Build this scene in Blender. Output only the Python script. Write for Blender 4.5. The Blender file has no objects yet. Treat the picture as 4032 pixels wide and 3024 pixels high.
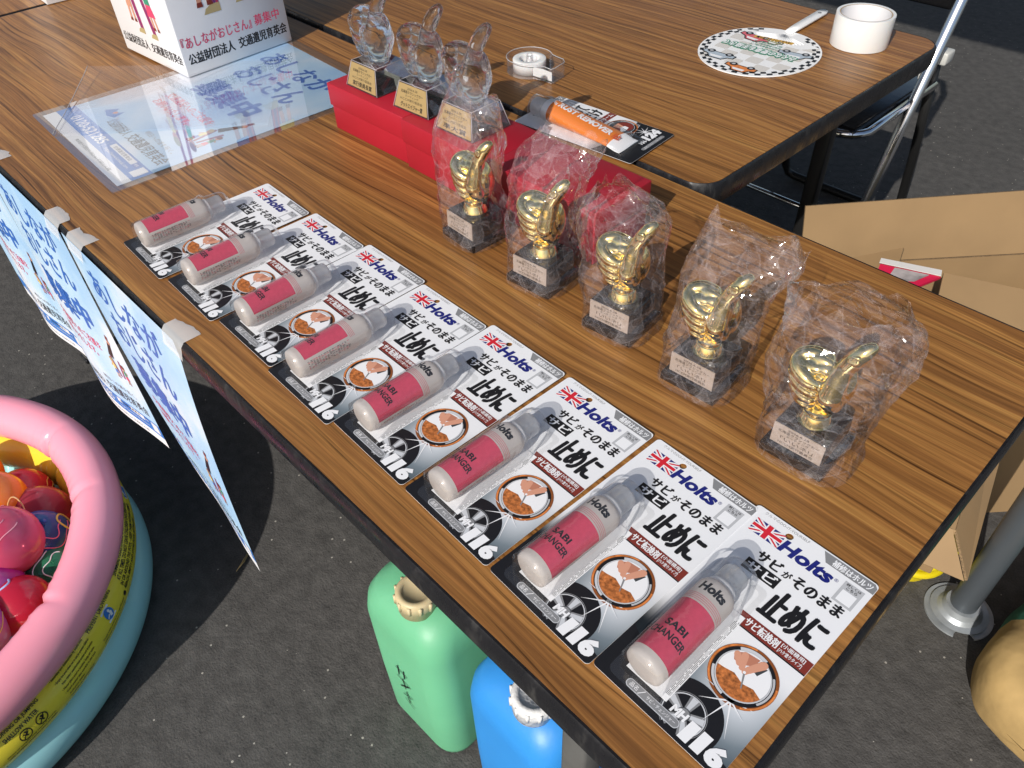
import bpy, bmesh, math, random
from mathutils import Vector, Matrix, Euler, noise
from mathutils.geometry import tessellate_polygon
random.seed(7)
S = bpy.context.scene
COL = S.collection
TZ = 0.70                       # height of the table tops
mm = 0.001

# ------------------------------------------------------------------ camera, sky, sun, exposure
cam = bpy.data.cameras.new('camera'); cam_o = bpy.data.objects.new('camera', cam); COL.objects.link(cam_o)
cam.sensor_width = 36.0; cam.lens = 3090.39 / 4032 * 36.0; cam.clip_start = 0.02; cam.clip_end = 500
_X = -Vector((-4053.778, -2807.333, 3090.386)).normalized()
_Y = Vector((4544.005, -3159.547, 3090.386)).normalized(); _Y = (_Y - _X * _X.dot(_Y)).normalized()
_Z = _X.cross(_Y)
right = Vector((_X[0], _Y[0], _Z[0])); up = -Vector((_X[1], _Y[1], _Z[1])); back = -Vector((_X[2], _Y[2], _Z[2]))
mw = Matrix((right, up, back)).transposed().to_4x4()
mw.translation = Vector((0.03494, -0.17403, 0.52022 + TZ))
cam_o.matrix_world = mw
S.camera = cam_o

SUN_DIR = Vector((-0.2265, 0.790, -0.570)).normalized()      # the way the light travels
W = bpy.data.worlds.new('World'); S.world = W; W.use_nodes = True
wn = W.node_tree.nodes; wl = W.node_tree.links
sky = wn.new('ShaderNodeTexSky'); sky.sky_type = 'NISHITA'; sky.sun_disc = False
sky.sun_elevation = math.asin(-SUN_DIR.z); sky.sun_rotation = math.atan2(-SUN_DIR.x, -SUN_DIR.y)
sky.air_density = 1.0; sky.dust_density = 2.0
wl.new(sky.outputs[0], wn['Background'].inputs[0]); wn['Background'].inputs[1].default_value = 0.10
sun = bpy.data.lights.new('sun', 'SUN'); sun.energy = 4.2; sun.angle = math.radians(0.55); sun.color = (1.0, 0.955, 0.89)
sun_o = bpy.data.objects.new('sun', sun); COL.objects.link(sun_o)
sun_o.rotation_mode = 'QUATERNION'; sun_o.rotation_quaternion = SUN_DIR.to_track_quat('-Z', 'Y'); sun_o.location = (2, -6, 6)
S.view_settings.view_transform = 'Standard'; S.view_settings.look = 'None'; S.view_settings.gamma = 1
S.view_settings.exposure = 0.0
S.render.engine = 'CYCLES'
S.cycles.transparent_max_bounces = 40; S.cycles.max_bounces = 14; S.cycles.transmission_bounces = 12; S.cycles.glossy_bounces = 6
S.cycles.sample_clamp_indirect = 6.0; S.cycles.caustics_reflective = False; S.cycles.caustics_refractive = False

# ------------------------------------------------------------------ helpers: materials
def _new(name):
    m = bpy.data.materials.new(name); m.use_nodes = True
    nt = m.node_tree; return m, nt, nt.nodes, nt.links, nt.nodes['Principled BSDF']

def M(name, col, rough=0.5, metal=0.0, spec=0.5, bump=None, var=None, coat=0.0, trans=0.0, ior=1.45, sss=0.0, sheen=0.0):
    """A Principled material; BUMP = (noise scale, strength, distance), VAR = (noise scale, amount) mottles the colour."""
    m, nt, n, l, p = _new(name)
    p.inputs['Base Color'].default_value = (*col, 1); p.inputs['Roughness'].default_value = rough
    p.inputs['Metallic'].default_value = metal; p.inputs['Specular IOR Level'].default_value = spec
    p.inputs['Coat Weight'].default_value = coat; p.inputs['Coat Roughness'].default_value = 0.06
    p.inputs['Transmission Weight'].default_value = trans; p.inputs['IOR'].default_value = ior
    if sss:
        p.inputs['Subsurface Weight'].default_value = sss; p.inputs['Subsurface Radius'].default_value = (0.01, 0.006, 0.004); p.inputs['Subsurface Scale'].default_value = 1.0
    tc = n.new('ShaderNodeTexCoord')
    if var:
        t = n.new('ShaderNodeTexNoise'); t.inputs['Scale'].default_value = var[0]; t.inputs['Detail'].default_value = 5
        l.new(tc.outputs['Object'], t.inputs['Vector'])
        r = n.new('ShaderNodeMapRange'); r.inputs['From Min'].default_value = 0.25; r.inputs['From Max'].default_value = 0.75
        r.inputs['To Min'].default_value = 1 - var[1]; r.inputs['To Max'].default_value = 1 + var[1]
        l.new(t.outputs[0], r.inputs['Value'])
        x = n.new('ShaderNodeVectorMath'); x.operation = 'SCALE'; x.inputs[0].default_value = col
        l.new(r.outputs[0], x.inputs['Scale']); l.new(x.outputs[0], p.inputs['Base Color'])
    if bump:
        t = n.new('ShaderNodeTexNoise'); t.inputs['Scale'].default_value = bump[0]; t.inputs['Detail'].default_value = 4
        l.new(tc.outputs['Object'], t.inputs['Vector'])
        b = n.new('ShaderNodeBump'); b.inputs['Strength'].default_value = bump[1]; b.inputs['Distance'].default_value = bump[2]
        l.new(t.outputs[0], b.inputs['Height']); l.new(b.outputs[0], p.inputs['Normal'])
    return m

def clear(name, tint=(1, 1, 1), haze=0.04, blend=0.25, gmin=0.04, gmax=0.9, rough=0.06, hazecol=(0.9, 0.9, 0.93), bump=None):
    """A thin clear film or sheet: see-through, mirror-like at grazing angles, with a breath of milkiness."""
    m, nt, n, l, p = _new(name); n.remove(p); out = n['Material Output']
    tr = n.new('ShaderNodeBsdfTransparent'); tr.inputs[0].default_value = (*tint, 1)
    gl = n.new('ShaderNodeBsdfGlossy'); gl.inputs['Roughness'].default_value = rough; gl.inputs[0].default_value = (1, 1, 1, 1)
    df = n.new('ShaderNodeBsdfDiffuse'); df.inputs[0].default_value = (*hazecol, 1)
    lw = n.new('ShaderNodeLayerWeight'); lw.inputs['Blend'].default_value = blend
    mr = n.new('ShaderNodeMapRange'); mr.inputs['To Min'].default_value = gmin; mr.inputs['To Max'].default_value = gmax
    l.new(lw.outputs['Fresnel'], mr.inputs['Value'])
    m1 = n.new('ShaderNodeMixShader'); m1.inputs[0].default_value = haze
    l.new(tr.outputs[0], m1.inputs[1]); l.new(df.outputs[0], m1.inputs[2])
    m2 = n.new('ShaderNodeMixShader'); l.new(mr.outputs[0], m2.inputs[0]); l.new(m1.outputs[0], m2.inputs[1]); l.new(gl.outputs[0], m2.inputs[2])
    if bump:
        tc = n.new('ShaderNodeTexCoord'); t = n.new('ShaderNodeTexNoise'); t.inputs['Scale'].default_value = bump[0]; t.inputs['Detail'].default_value = 3
        l.new(tc.outputs['Object'], t.inputs['Vector'])
        b = n.new('ShaderNodeBump'); b.inputs['Strength'].default_value = bump[1]; b.inputs['Distance'].default_value = bump[2]
        l.new(t.outputs[0], b.inputs['Height'])
        for x in (lw, gl, df): l.new(b.outputs[0], x.inputs['Normal'])
    l.new(m2.outputs[0], out.inputs[0])
    return m

def wood_material():
    m, nt, n, l, p = _new('teak_laminate')
    tc = n.new('ShaderNodeTexCoord')
    def noise_tex(scale, detail, mapping, dist=0.0, rough=0.55):
        mp = n.new('ShaderNodeMapping'); mp.inputs['Scale'].default_value = mapping
        l.new(tc.outputs['Object'], mp.inputs['Vector'])
        t = n.new('ShaderNodeTexNoise'); t.inputs['Scale'].default_value = scale; t.inputs['Detail'].default_value = detail
        t.inputs['Roughness'].default_value = rough; t.inputs['Distortion'].default_value = dist
        return mp, t
    # slow warp that bends the grain into flames and eyes
    mpw, tw = noise_tex(1.0, 2.0, (1.6, 7.0, 1)); l.new(mpw.outputs[0], tw.inputs['Vector'])
    sx = n.new('ShaderNodeSeparateXYZ'); l.new(tc.outputs['Object'], sx.inputs[0])
    wy = n.new('ShaderNodeMath'); wy.operation = 'MULTIPLY_ADD'; wy.inputs[1].default_value = 0.055
    l.new(tw.outputs[0], wy.inputs[0]); l.new(sx.outputs['Y'], wy.inputs[2])
    cx = n.new('ShaderNodeCombineXYZ'); l.new(sx.outputs['X'], cx.inputs['X']); l.new(wy.outputs[0], cx.inputs['Y'])
    def warped(mapping, detail, rough=0.6, dist=0.0):
        mp = n.new('ShaderNodeMapping'); mp.inputs['Scale'].default_value = mapping; l.new(cx.outputs[0], mp.inputs['Vector'])
        t = n.new('ShaderNodeTexNoise'); t.inputs['Scale'].default_value = 1.0; t.inputs['Detail'].default_value = detail
        t.inputs['Roughness'].default_value = rough; t.inputs['Distortion'].default_value = dist
        l.new(mp.outputs[0], t.inputs['Vector']); return t
    broad = warped((1.3, 88, 1), 5.0, 0.66)
    fine = warped((9, 380, 1), 4.0, 0.65)
    streak = warped((1.9, 175, 1), 3.0, 0.7)
    r1 = n.new('ShaderNodeValToRGB'); e = r1.color_ramp.elements
    e[0].position = 0.25; e[0].color = (0.12, 0.050, 0.015, 1); e[1].position = 0.77; e[1].color = (0.46, 0.25, 0.070, 1)
    x = r1.color_ramp.elements.new(0.46); x.color = (0.25, 0.108, 0.030, 1); x = r1.color_ramp.elements.new(0.58); x.color = (0.345, 0.160, 0.044, 1)
    l.new(broad.outputs[0], r1.inputs[0])
    r2 = n.new('ShaderNodeValToRGB'); e = r2.color_ramp.elements
    e[0].position = 0.30; e[0].color = (0.10, 0.06, 0.04, 1); e[1].position = 0.46; e[1].color = (1, 1, 1, 1)
    l.new(streak.outputs[0], r2.inputs[0])
    r3 = n.new('ShaderNodeMapRange'); r3.inputs['From Min'].default_value = 0.3; r3.inputs['From Max'].default_value = 0.7
    r3.inputs['To Min'].default_value = 0.62; r3.inputs['To Max'].default_value = 1.30; l.new(fine.outputs[0], r3.inputs['Value'])
    mx = n.new('ShaderNodeMix'); mx.data_type = 'RGBA'; mx.blend_type = 'MULTIPLY'; mx.inputs[0].default_value = 0.9
    l.new(r1.outputs[0], mx.inputs[6]); l.new(r2.outputs[0], mx.inputs[7])
    sc = n.new('ShaderNodeVectorMath'); sc.operation = 'SCALE'; l.new(mx.outputs[2], sc.inputs[0]); l.new(r3.outputs[0], sc.inputs['Scale'])
    l.new(sc.outputs[0], p.inputs['Base Color'])
    # handling marks: roughness is uneven, surface barely wavy
    mp, sm = noise_tex(1.0, 4.0, (9, 9, 9)); l.new(mp.outputs[0], sm.inputs['Vector'])
    rr = n.new('ShaderNodeMapRange'); rr.inputs['To Min'].default_value = 0.26; rr.inputs['To Max'].default_value = 0.46; l.new(sm.outputs[0], rr.inputs['Value'])
    l.new(rr.outputs[0], p.inputs['Roughness']); p.inputs['Specular IOR Level'].default_value = 0.36
    b = n.new('ShaderNodeBump'); b.inputs['Strength'].default_value = 0.12; b.inputs['Distance'].default_value = 0.0006
    l.new(fine.outputs[0], b.inputs['Height']); l.new(b.outputs[0], p.inputs['Normal'])
    return m

def asphalt_material():
    m, nt, n, l, p = _new('asphalt')
    tc = n.new('ShaderNodeTexCoord')
    def nz(scale, detail):
        t = n.new('ShaderNodeTexNoise'); t.inputs['Scale'].default_value = scale; t.inputs['Detail'].default_value = detail
        l.new(tc.outputs['Object'], t.inputs['Vector']); return t
    big, mid, grit = nz(1.7, 4), nz(38, 6), nz(330, 5)
    r = n.new('ShaderNodeValToRGB'); e = r.color_ramp.elements
    e[0].position = 0.28; e[0].color = (0.040, 0.038, 0.036, 1); e[1].position = 0.78; e[1].color = (0.118, 0.112, 0.105, 1)
    ad = n.new('ShaderNodeMath'); ad.operation = 'MULTIPLY_ADD'; ad.inputs[1].default_value = 0.45; l.new(grit.outputs[0], ad.inputs[0])
    ml = n.new('ShaderNodeMath'); ml.operation = 'MULTIPLY'; ml.inputs[1].default_value = 0.55; l.new(mid.outputs[0], ml.inputs[0]); l.new(ml.outputs[0], ad.inputs[2])
    l.new(ad.outputs[0], r.inputs[0])
    # a few pale stones
    ws = n.new('ShaderNodeTexVoronoi'); ws.inputs['Scale'].default_value = 62; ws.feature = 'F1'; l.new(tc.outputs['Object'], ws.inputs['Vector'])
    wr = n.new('ShaderNodeMath'); wr.operation = 'LESS_THAN'; wr.inputs[1].default_value = 0.115; l.new(ws.outputs['Distance'], wr.inputs[0])
    cs = n.new('ShaderNodeSeparateColor'); l.new(ws.outputs['Color'], cs.inputs[0])
    gt = n.new('ShaderNodeMath'); gt.operation = 'GREATER_THAN'; gt.inputs[1].default_value = 0.80; l.new(cs.outputs[0], gt.inputs[0])
    an = n.new('ShaderNodeMath'); an.operation = 'MULTIPLY'; l.new(wr.outputs[0], an.inputs[0]); l.new(gt.outputs[0], an.inputs[1])
    mx = n.new('ShaderNodeMix'); mx.data_type = 'RGBA'; l.new(an.outputs[0], mx.inputs[0]); l.new(r.outputs[0], mx.inputs[6]); mx.inputs[7].default_value = (0.36, 0.34, 0.30, 1)
    br = n.new('ShaderNodeMapRange'); br.inputs['To Min'].default_value = 0.82; br.inputs['To Max'].default_value = 1.2; l.new(big.outputs[0], br.inputs['Value'])
    sc = n.new('ShaderNodeVectorMath'); sc.operation = 'SCALE'; l.new(mx.outputs[2], sc.inputs[0]); l.new(br.outputs[0], sc.inputs['Scale'])
    l.new(sc.outputs[0], p.inputs['Base Color']); p.inputs['Roughness'].default_value = 0.82; p.inputs['Specular IOR Level'].default_value = 0.35
    chip = nz(120, 3); b1 = n.new('ShaderNodeBump'); b1.inputs['Strength'].default_value = 0.42; b1.inputs['Distance'].default_value = 0.004; l.new(chip.outputs[0], b1.inputs['Height'])
    b2 = n.new('ShaderNodeBump'); b2.inputs['Strength'].default_value = 0.5; b2.inputs['Distance'].default_value = 0.002; l.new(grit.outputs[0], b2.inputs['Height']); l.new(b1.outputs[0], b2.inputs['Normal'])
    l.new(b2.outputs[0], p.inputs['Normal'])
    return m

def sky_print_material(name, u0, v0):
    """Blue summer sky with soft clouds, as printed on the charity posters."""
    m, nt, n, l, p = _new(name)
    tc = n.new('ShaderNodeTexCoord'); mp = n.new('ShaderNodeMapping'); mp.inputs['Location'].default_value = (u0, v0, 0.3); mp.inputs['Scale'].default_value = (6.0, 4.5, 5.0)
    l.new(tc.outputs['Object'], mp.inputs['Vector'])
    t = n.new('ShaderNodeTexNoise'); t.inputs['Scale'].default_value = 1.1; t.inputs['Detail'].default_value = 6; l.new(mp.outputs[0], t.inputs['Vector'])
    r = n.new('ShaderNodeValToRGB'); e = r.color_ramp.elements
    e[0].position = 0.40; e[0].color = (0.37, 0.60, 0.86, 1); e[1].position = 0.66; e[1].color = (0.80, 0.83, 0.88, 1)
    x = r.color_ramp.elements.new(0.52); x.color = (0.50, 0.71, 0.89, 1)
    l.new(t.outputs[0], r.inputs[0]); l.new(r.outputs[0], p.inputs['Base Color'])
    p.inputs['Roughness'].default_value = 0.38
    return m

def card_print_material():
    """The printed ground of a blister card: white above, a dark car flank with a bright gleam below."""
    m, nt, n, l, p = _new('card_print')
    tc = n.new('ShaderNodeTexCoord'); sx = n.new('ShaderNodeSeparateXYZ'); l.new(tc.outputs['Object'], sx.inputs[0])
    d = n.new('ShaderNodeVectorMath'); d.operation = 'DISTANCE'; d.inputs[1].default_value = (0.084, 0.055, 0)
    fl = n.new('ShaderNodeVectorMath'); fl.operation = 'MULTIPLY'; fl.inputs[1].default_value = (1, 1, 0); l.new(tc.outputs['Object'], fl.inputs[0]); l.new(fl.outputs[0], d.inputs[0])
    r = n.new('ShaderNodeValToRGB'); e = r.color_ramp.elements
    e[0].position = 0.0; e[0].color = (0.8, 0.82, 0.84, 1); e[1].position = 1.0; e[1].color = (0.006, 0.008, 0.010, 1)
    for q, c in ((0.18, (0.52, 0.56, 0.60, 1)), (0.42, (0.17, 0.21, 0.24, 1)), (0.66, (0.035, 0.05, 0.06, 1))):
        x = r.color_ramp.elements.new(q); x.color = c
    dv = n.new('ShaderNodeMath'); dv.operation = 'DIVIDE'; dv.inputs[1].default_value = 0.085; l.new(d.outputs['Value'], dv.inputs[0]); l.new(dv.outputs[0], r.inputs[0])
    wv = n.new('ShaderNodeMapRange'); wv.interpolation_type = 'SMOOTHSTEP'; wv.inputs['From Min'].default_value = 0.050; wv.inputs['From Max'].default_value = 0.086
    l.new(sx.outputs['Y'], wv.inputs['Value'])
    mx = n.new('ShaderNodeMix'); mx.data_type = 'RGBA'; mx.inputs[7].default_value = (0.78, 0.79, 0.81, 1)
    l.new(wv.outputs[0], mx.inputs[0]); l.new(r.outputs[0], mx.inputs[6]); l.new(mx.outputs[2], p.inputs['Base Color'])
    p.inputs['Roughness'].default_value = 0.32
    return m

def bag_material():
    """Thin crackly film: clear, glossy, with whitish crease lines where it has been crushed."""
    m = clear('crackly_bag_film', tint=(0.99, 0.975, 0.98), haze=0.03, blend=0.12, gmin=0.035, gmax=0.60, rough=0.09, hazecol=(0.90, 0.84, 0.88), bump=(75, 0.7, 0.002))
    nt = m.node_tree; n, l = nt.nodes, nt.links; tc = n.new('ShaderNodeTexCoord'); acc = None
    nz = n.new('ShaderNodeTexNoise'); nz.inputs['Scale'].default_value = 16; l.new(tc.outputs['Object'], nz.inputs['Vector'])
    wv = n.new('ShaderNodeVectorMath'); wv.operation = 'MULTIPLY_ADD'; wv.inputs[1].default_value = (.03, .03, .03); l.new(nz.outputs['Color'], wv.inputs[0]); l.new(tc.outputs['Object'], wv.inputs[2])
    for sc, wd, hi in ((42, .045, .06), (95, .06, .035)):
        t = n.new('ShaderNodeTexVoronoi'); t.feature = 'DISTANCE_TO_EDGE'; t.inputs['Scale'].default_value = sc; l.new(wv.outputs[0], t.inputs['Vector'])
        r = n.new('ShaderNodeMapRange'); r.inputs['From Max'].default_value = wd; r.inputs['To Min'].default_value = hi; r.inputs['To Max'].default_value = 0; l.new(t.outputs['Distance'], r.inputs['Value'])
        c = n.new('ShaderNodeTexVoronoi'); c.inputs['Scale'].default_value = sc; l.new(wv.outputs[0], c.inputs['Vector']); sp = n.new('ShaderNodeSeparateColor'); l.new(c.outputs['Color'], sp.inputs[0])
        q = n.new('ShaderNodeMapRange'); q.inputs['From Min'].default_value = .55; q.inputs['To Min'].default_value = 0; q.inputs['To Max'].default_value = .038; l.new(sp.outputs[0], q.inputs['Value'])  # scattered cells whitened: facets of sheen put into the haze
        x = n.new('ShaderNodeMath'); x.operation = 'ADD'; l.new(r.outputs[0], x.inputs[0]); l.new(q.outputs[0], x.inputs[1])
        if acc: y = n.new('ShaderNodeMath'); y.operation = 'ADD'; l.new(acc.outputs[0], y.inputs[0]); l.new(x.outputs[0], y.inputs[1]); x = y
        acc = x
    x = n.new('ShaderNodeMath'); x.operation = 'ADD'; x.inputs[1].default_value = .012; l.new(acc.outputs[0], x.inputs[0])
    for k in n:
        if k.type == 'MIX_SHADER' and not k.inputs[0].is_linked: l.new(x.outputs[0], k.inputs[0])
    return m

# ------------------------------------------------------------------ helpers: things and meshes
def prop(o, label=None, cat=None, group=None, kind=None):
    if label: o['label'] = label
    if cat: o['category'] = cat
    if group: o['group'] = group
    if kind: o['kind'] = kind
    return o

def thing(name, label, cat, loc=(0, 0, 0), rz=0.0, group=None):
    o = bpy.data.objects.new(name, None); COL.objects.link(o); o.empty_display_size = 0.02
    o.location = loc; o.rotation_euler = (0, 0, rz)
    return prop(o, label, cat, group)

def obj(name, me, parent=None, loc=None, rot=None):
    o = bpy.data.objects.new(name, me); COL.objects.link(o)
    if parent: o.parent = parent
    if loc: o.location = loc
    if rot: o.rotation_euler = rot
    return o

def dup(root, loc, rz, label=None):
    r = root.copy(); COL.objects.link(r); r.location = loc; r.rotation_euler = (0, 0, rz)
    if label: r['label'] = label
    for ch in list(root.children):
        c = ch.copy(); COL.objects.link(c); c.parent = r
        for g in list(ch.children):
            d = g.copy(); COL.objects.link(d); d.parent = c
    return r

class MB:
    """Collects shapes into one mesh; each shape takes a material."""
    def __init__(s): s.v = []; s.f = []; s.mi = []; s.mats = []; s.sm = []
    def _m(s, m):
        if m not in s.mats: s.mats.append(m)
        return s.mats.index(m)
    def add(s, verts, faces, m, smooth=False):
        o = len(s.v); k = s._m(m); s.v += [Vector(x) for x in verts]
        for f in faces: s.f.append([i + o for i in f]); s.mi.append(k); s.sm.append(smooth)
    def bm(s, b, m, smooth=False):
        b.verts.index_update(); s.add([v.co.copy() for v in b.verts], [[v.index for v in f.verts] for f in b.faces], m, smooth); b.free()
    def box(s, lo, hi, m, bev=0.0, seg=2, smooth=None, mat=None):
        b = bmesh.new(); bmesh.ops.create_cube(b, size=1)
        for v in b.verts: v.co = Vector([(lo[i] + hi[i]) / 2 + v.co[i] * (hi[i] - lo[i]) for i in range(3)])
        if bev: bmesh.ops.bevel(b, geom=b.edges[:], offset=bev, segments=seg, profile=0.5, affect='EDGES')
        if mat: b.transform(mat)
        s.bm(b, m, bool(bev) if smooth is None else smooth)
    def tube(s, path, r, m, n=10, closed=False, caps=True):
        P = [Vector(p) for p in path]; k = len(P); R = r if isinstance(r, (list, tuple)) else [r] * k
        T = []
        for i in range(k):
            a = P[(i - 1) % k] if closed or i > 0 else P[i]; b = P[(i + 1) % k] if closed or i < k - 1 else P[i]
            T.append((b - a).normalized())
        ref = Vector((0, 0, 1)) if abs(T[0].z) < 0.9 else Vector((1, 0, 0))
        N = T[0].cross(ref).normalized(); V = []; F = []
        for i in range(k):
            if i > 0:
                ax = T[i - 1].cross(T[i])
                if ax.length > 1e-7: N = Matrix.Rotation(T[i - 1].angle(T[i]), 3, ax.normalized()) @ N
            B = T[i].cross(N)
            for j in range(n):
                a = 2 * math.pi * j / n; V.append(P[i] + (N * math.cos(a) + B * math.sin(a)) * R[i])
        for i in range(k if closed else k - 1):
            for j in range(n):
                a, b = i * n + j, i * n + (j + 1) % n; c, d = ((i + 1) % k) * n + (j + 1) % n, ((i + 1) % k) * n + j
                F.append([a, b, c, d])
        if caps and not closed: F += [list(range(n))[::-1], list(range((k - 1) * n, k * n))]
        s.add(V, F, m, True)
    def lathe(s, prof, m, n=32, axis='Z', off=(0, 0, 0), smooth=True, caps=True):
        V = []; F = []; k = len(prof)
        for r, h in prof:
            for j in range(n):
                a = 2 * math.pi * j / n; x, y = r * math.cos(a), r * math.sin(a)
                V.append(Vector((x, y, h) if axis == 'Z' else (x, h, y) if axis == 'Y' else (h, x, y)) + Vector(off))
        for i in range(k - 1):
            for j in range(n): F.append([i * n + j, i * n + (j + 1) % n, (i + 1) * n + (j + 1) % n, (i + 1) * n + j])
        if caps and prof[0] != prof[-1] and prof[0][0] > 1e-6: F.append(list(range(n))[::-1])
        if caps and prof[0] != prof[-1] and prof[-1][0] > 1e-6: F.append(list(range((k - 1) * n, k * n)))
        s.add(V, F, m, smooth)
    def loft(s, rings, m, smooth=True, cap0=True, cap1=True, closed=True):
        n = len(rings[0]); V = [p for r in rings for p in r]; F = []
        for i in range(len(rings) - 1):
            for j in range(n if closed else n - 1): F.append([i * n + j, i * n + (j + 1) % n, (i + 1) * n + (j + 1) % n, (i + 1) * n + j])
        if cap0: F.append(list(range(n))[::-1])
        if cap1: F.append(list(range((len(rings) - 1) * n, len(rings) * n)))
        s.add(V, F, m, smooth)
    def prism(s, pts, z0, z1, m, smooth=False):
        n = len(pts); V = [(x, y, z0) for x, y in pts] + [(x, y, z1) for x, y in pts]
        F = [[j, (j + 1) % n, n + (j + 1) % n, n + j] for j in range(n)]
        tri = tessellate_polygon([[Vector((x, y, 0)) for x, y in pts]])
        for t in tri: F.append([t[0], t[1], t[2]]); F.append([n + t[2], n + t[1], n + t[0]])
        s.add(V, F, m, smooth)
    def mesh(s, name, fix=True, merge=False):
        me = bpy.data.meshes.new(name); me.from_pydata(s.v, [], s.f)
        for x in s.mats: me.materials.append(x)
        me.polygons.foreach_set('material_index', s.mi); me.polygons.foreach_set('use_smooth', s.sm)
        if fix:
            b = bmesh.new(); b.from_mesh(me)
            if merge: bmesh.ops.remove_doubles(b, verts=b.verts[:], dist=1e-5)
            bmesh.ops.recalc_face_normals(b, faces=b.faces[:]); b.to_mesh(me); b.free()
        me.update(); return me
    def build(s, name, parent=None, loc=None, rot=None, fix=True, merge=False):
        return obj(name, s.mesh(name, fix, merge), parent, loc, rot)

def sharp(o, deg=35):
    """Keep creases where faces meet at a steep angle."""
    o.data.set_sharp_from_angle(angle=math.radians(deg)); return o

def rrect(x0, y0, x1, y1, r, n=6):
    out = []
    for cx, cy, a0 in ((x1 - r, y0 + r, -90), (x1 - r, y1 - r, 0), (x0 + r, y1 - r, 90), (x0 + r, y0 + r, 180)):
        for i in range(n + 1):
            a = math.radians(a0 + 90 * i / n); out.append((cx + r * math.cos(a), cy + r * math.sin(a)))
    return out

def circ(cx, cy, rx, ry=None, n=28, a0=0, a1=360, rot=0):
    ry = ry or rx; full = a1 - a0 >= 360; out = []
    for i in range(n if full else n + 1):
        a = math.radians(a0 + (a1 - a0) * i / n); x, y = rx * math.cos(a), ry * math.sin(a); c, s_ = math.cos(math.radians(rot)), math.sin(math.radians(rot))
        out.append((cx + x * c - y * s_, cy + x * s_ + y * c))
    return out

_txt = {}
def text_shape(body, bold=0.0, shear=0.0):
    """Glyph outlines as (points, faces) inside the unit square."""
    k = (body, bold, shear)
    if k in _txt: return _txt[k]
    cu = bpy.data.curves.new('t', 'FONT'); cu.body = body; cu.size = 1.0; cu.offset = bold; cu.shear = shear; cu.resolution_u = 3; cu.fill_mode = 'FRONT'
    o = bpy.data.objects.new('t', cu); COL.objects.link(o)
    dg = bpy.context.evaluated_depsgraph_get(); dg.update()
    me = bpy.data.meshes.new_from_object(o.evaluated_get(dg))
    vs = [v.co.copy() for v in me.vertices]; fs = [list(p.vertices) for p in me.polygons]
    bpy.data.objects.remove(o); bpy.data.curves.remove(cu); bpy.data.meshes.remove(me)
    if not vs: _txt[k] = ([], [], 1); return _txt[k]
    x0, x1 = min(v.x for v in vs), max(v.x for v in vs); y0, y1 = min(v.y for v in vs), max(v.y for v in vs)
    _txt[k] = ([((v.x - x0) / (x1 - x0), (v.y - y0) / max(y1 - y0, 1e-6)) for v in vs], fs, (x1 - x0) / max(y1 - y0, 1e-6))
    return _txt[k]

class Art:
    """Flat printing in millimetres (u to the right, v up); each layer lies a hair above the one below."""
    def __init__(s, step=0.06): s.v = []; s.f = []; s.mi = []; s.mats = []; s.step = step; s.n = 0
    def _put(s, pts, faces, m, layer):
        if m not in s.mats: s.mats.append(m)
        s.n += 1; z_ = (layer + (s.n % 33) * .025) * s.step      # no two pieces in one plane
        o = len(s.v); k = s.mats.index(m); s.v += [(x, y, z_) for x, y in pts]
        for f in faces: s.f.append([i + o for i in f]); s.mi.append(k)
    def poly(s, pts, m, layer=1):
        tri = tessellate_polygon([[Vector((x, y, 0)) for x, y in pts]]); s._put(pts, [list(t) for t in tri], m, layer)
    def rect(s, x0, y0, x1, y1, m, layer=1): s.poly([(x0, y0), (x1, y0), (x1, y1), (x0, y1)], m, layer)
    def line(s, p, q, w, m, layer=1, w2=None):
        p, q = Vector(p), Vector(q); d = (q - p).normalized(); nn = Vector((-d.y, d.x)); w2 = w if w2 is None else w2
        s.poly([tuple(p + nn * w / 2), tuple(p - nn * w / 2), tuple(q - nn * w2 / 2), tuple(q + nn * w2 / 2)], m, layer)
    def path(s, pts, w, m, layer=1):
        for a, b in zip(pts, pts[1:]): s.line(a, b, w, m, layer)
    def ring(s, cx, cy, r0, r1, m, layer=1, n=40, a0=0, a1=360, ay=1.0):
        A = circ(cx, cy, r0, r0 * ay, n, a0, a1); B = circ(cx, cy, r1, r1 * ay, n, a0, a1); k = len(A); full = a1 - a0 >= 360
        s._put(A + B, [[i, (i + 1) % k, k + (i + 1) % k, k + i] for i in range(k if full else k - 1)], m, layer)
    def text(s, body, x0, y0, x1, y1, m, layer=3, bold=0.0, shear=0.0, rot=0):
        if bold and any(ord(ch) > 0x2E80 for ch in body):      # dense characters: thicken by overprinting
            d = bold * 1.0 * abs(y1 - y0)
            for k, (dx, dy) in enumerate(((-d, 0), (-d * .5, -d * .5), (-d * .5, d * .5), (0, 0), (d * .5, -d * .5), (d * .5, d * .5), (d, 0))): s.text(body, x0 + d + dx, y0 + dy, x1 - d + dx, y1 + dy, m, layer + k * .1, 0, shear, rot)
            return
        pts, fs, _ = text_shape(body, bold, shear)
        P = [(x0 + px * (x1 - x0), y0 + py * (y1 - y0)) for px, py in pts]
        if rot:
            cx, cy = (x0 + x1) / 2, (y0 + y1) / 2; c, sn = math.cos(math.radians(rot)), math.sin(math.radians(rot))
            P = [(cx + (a - cx) * c - (b - cy) * sn, cy + (a - cx) * sn + (b - cy) * c) for a, b in P]
        s._put(P, fs, m, layer)
    def build(s, name, parent=None, fn=None, loc=None, rot=None):
        """FN maps (u, v, height) in metres to a point; without it the art lies flat."""
        vs = [(x * mm, y * mm, z * mm) for x, y, z in s.v]
        if fn: vs = [fn(*q) for q in vs]
        me = bpy.data.meshes.new(name); me.from_pydata(vs, [], s.f)
        for x in s.mats: me.materials.append(x)
        me.polygons.foreach_set('material_index', s.mi); me.update()
        return obj(name, me, parent, loc, rot)

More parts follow.
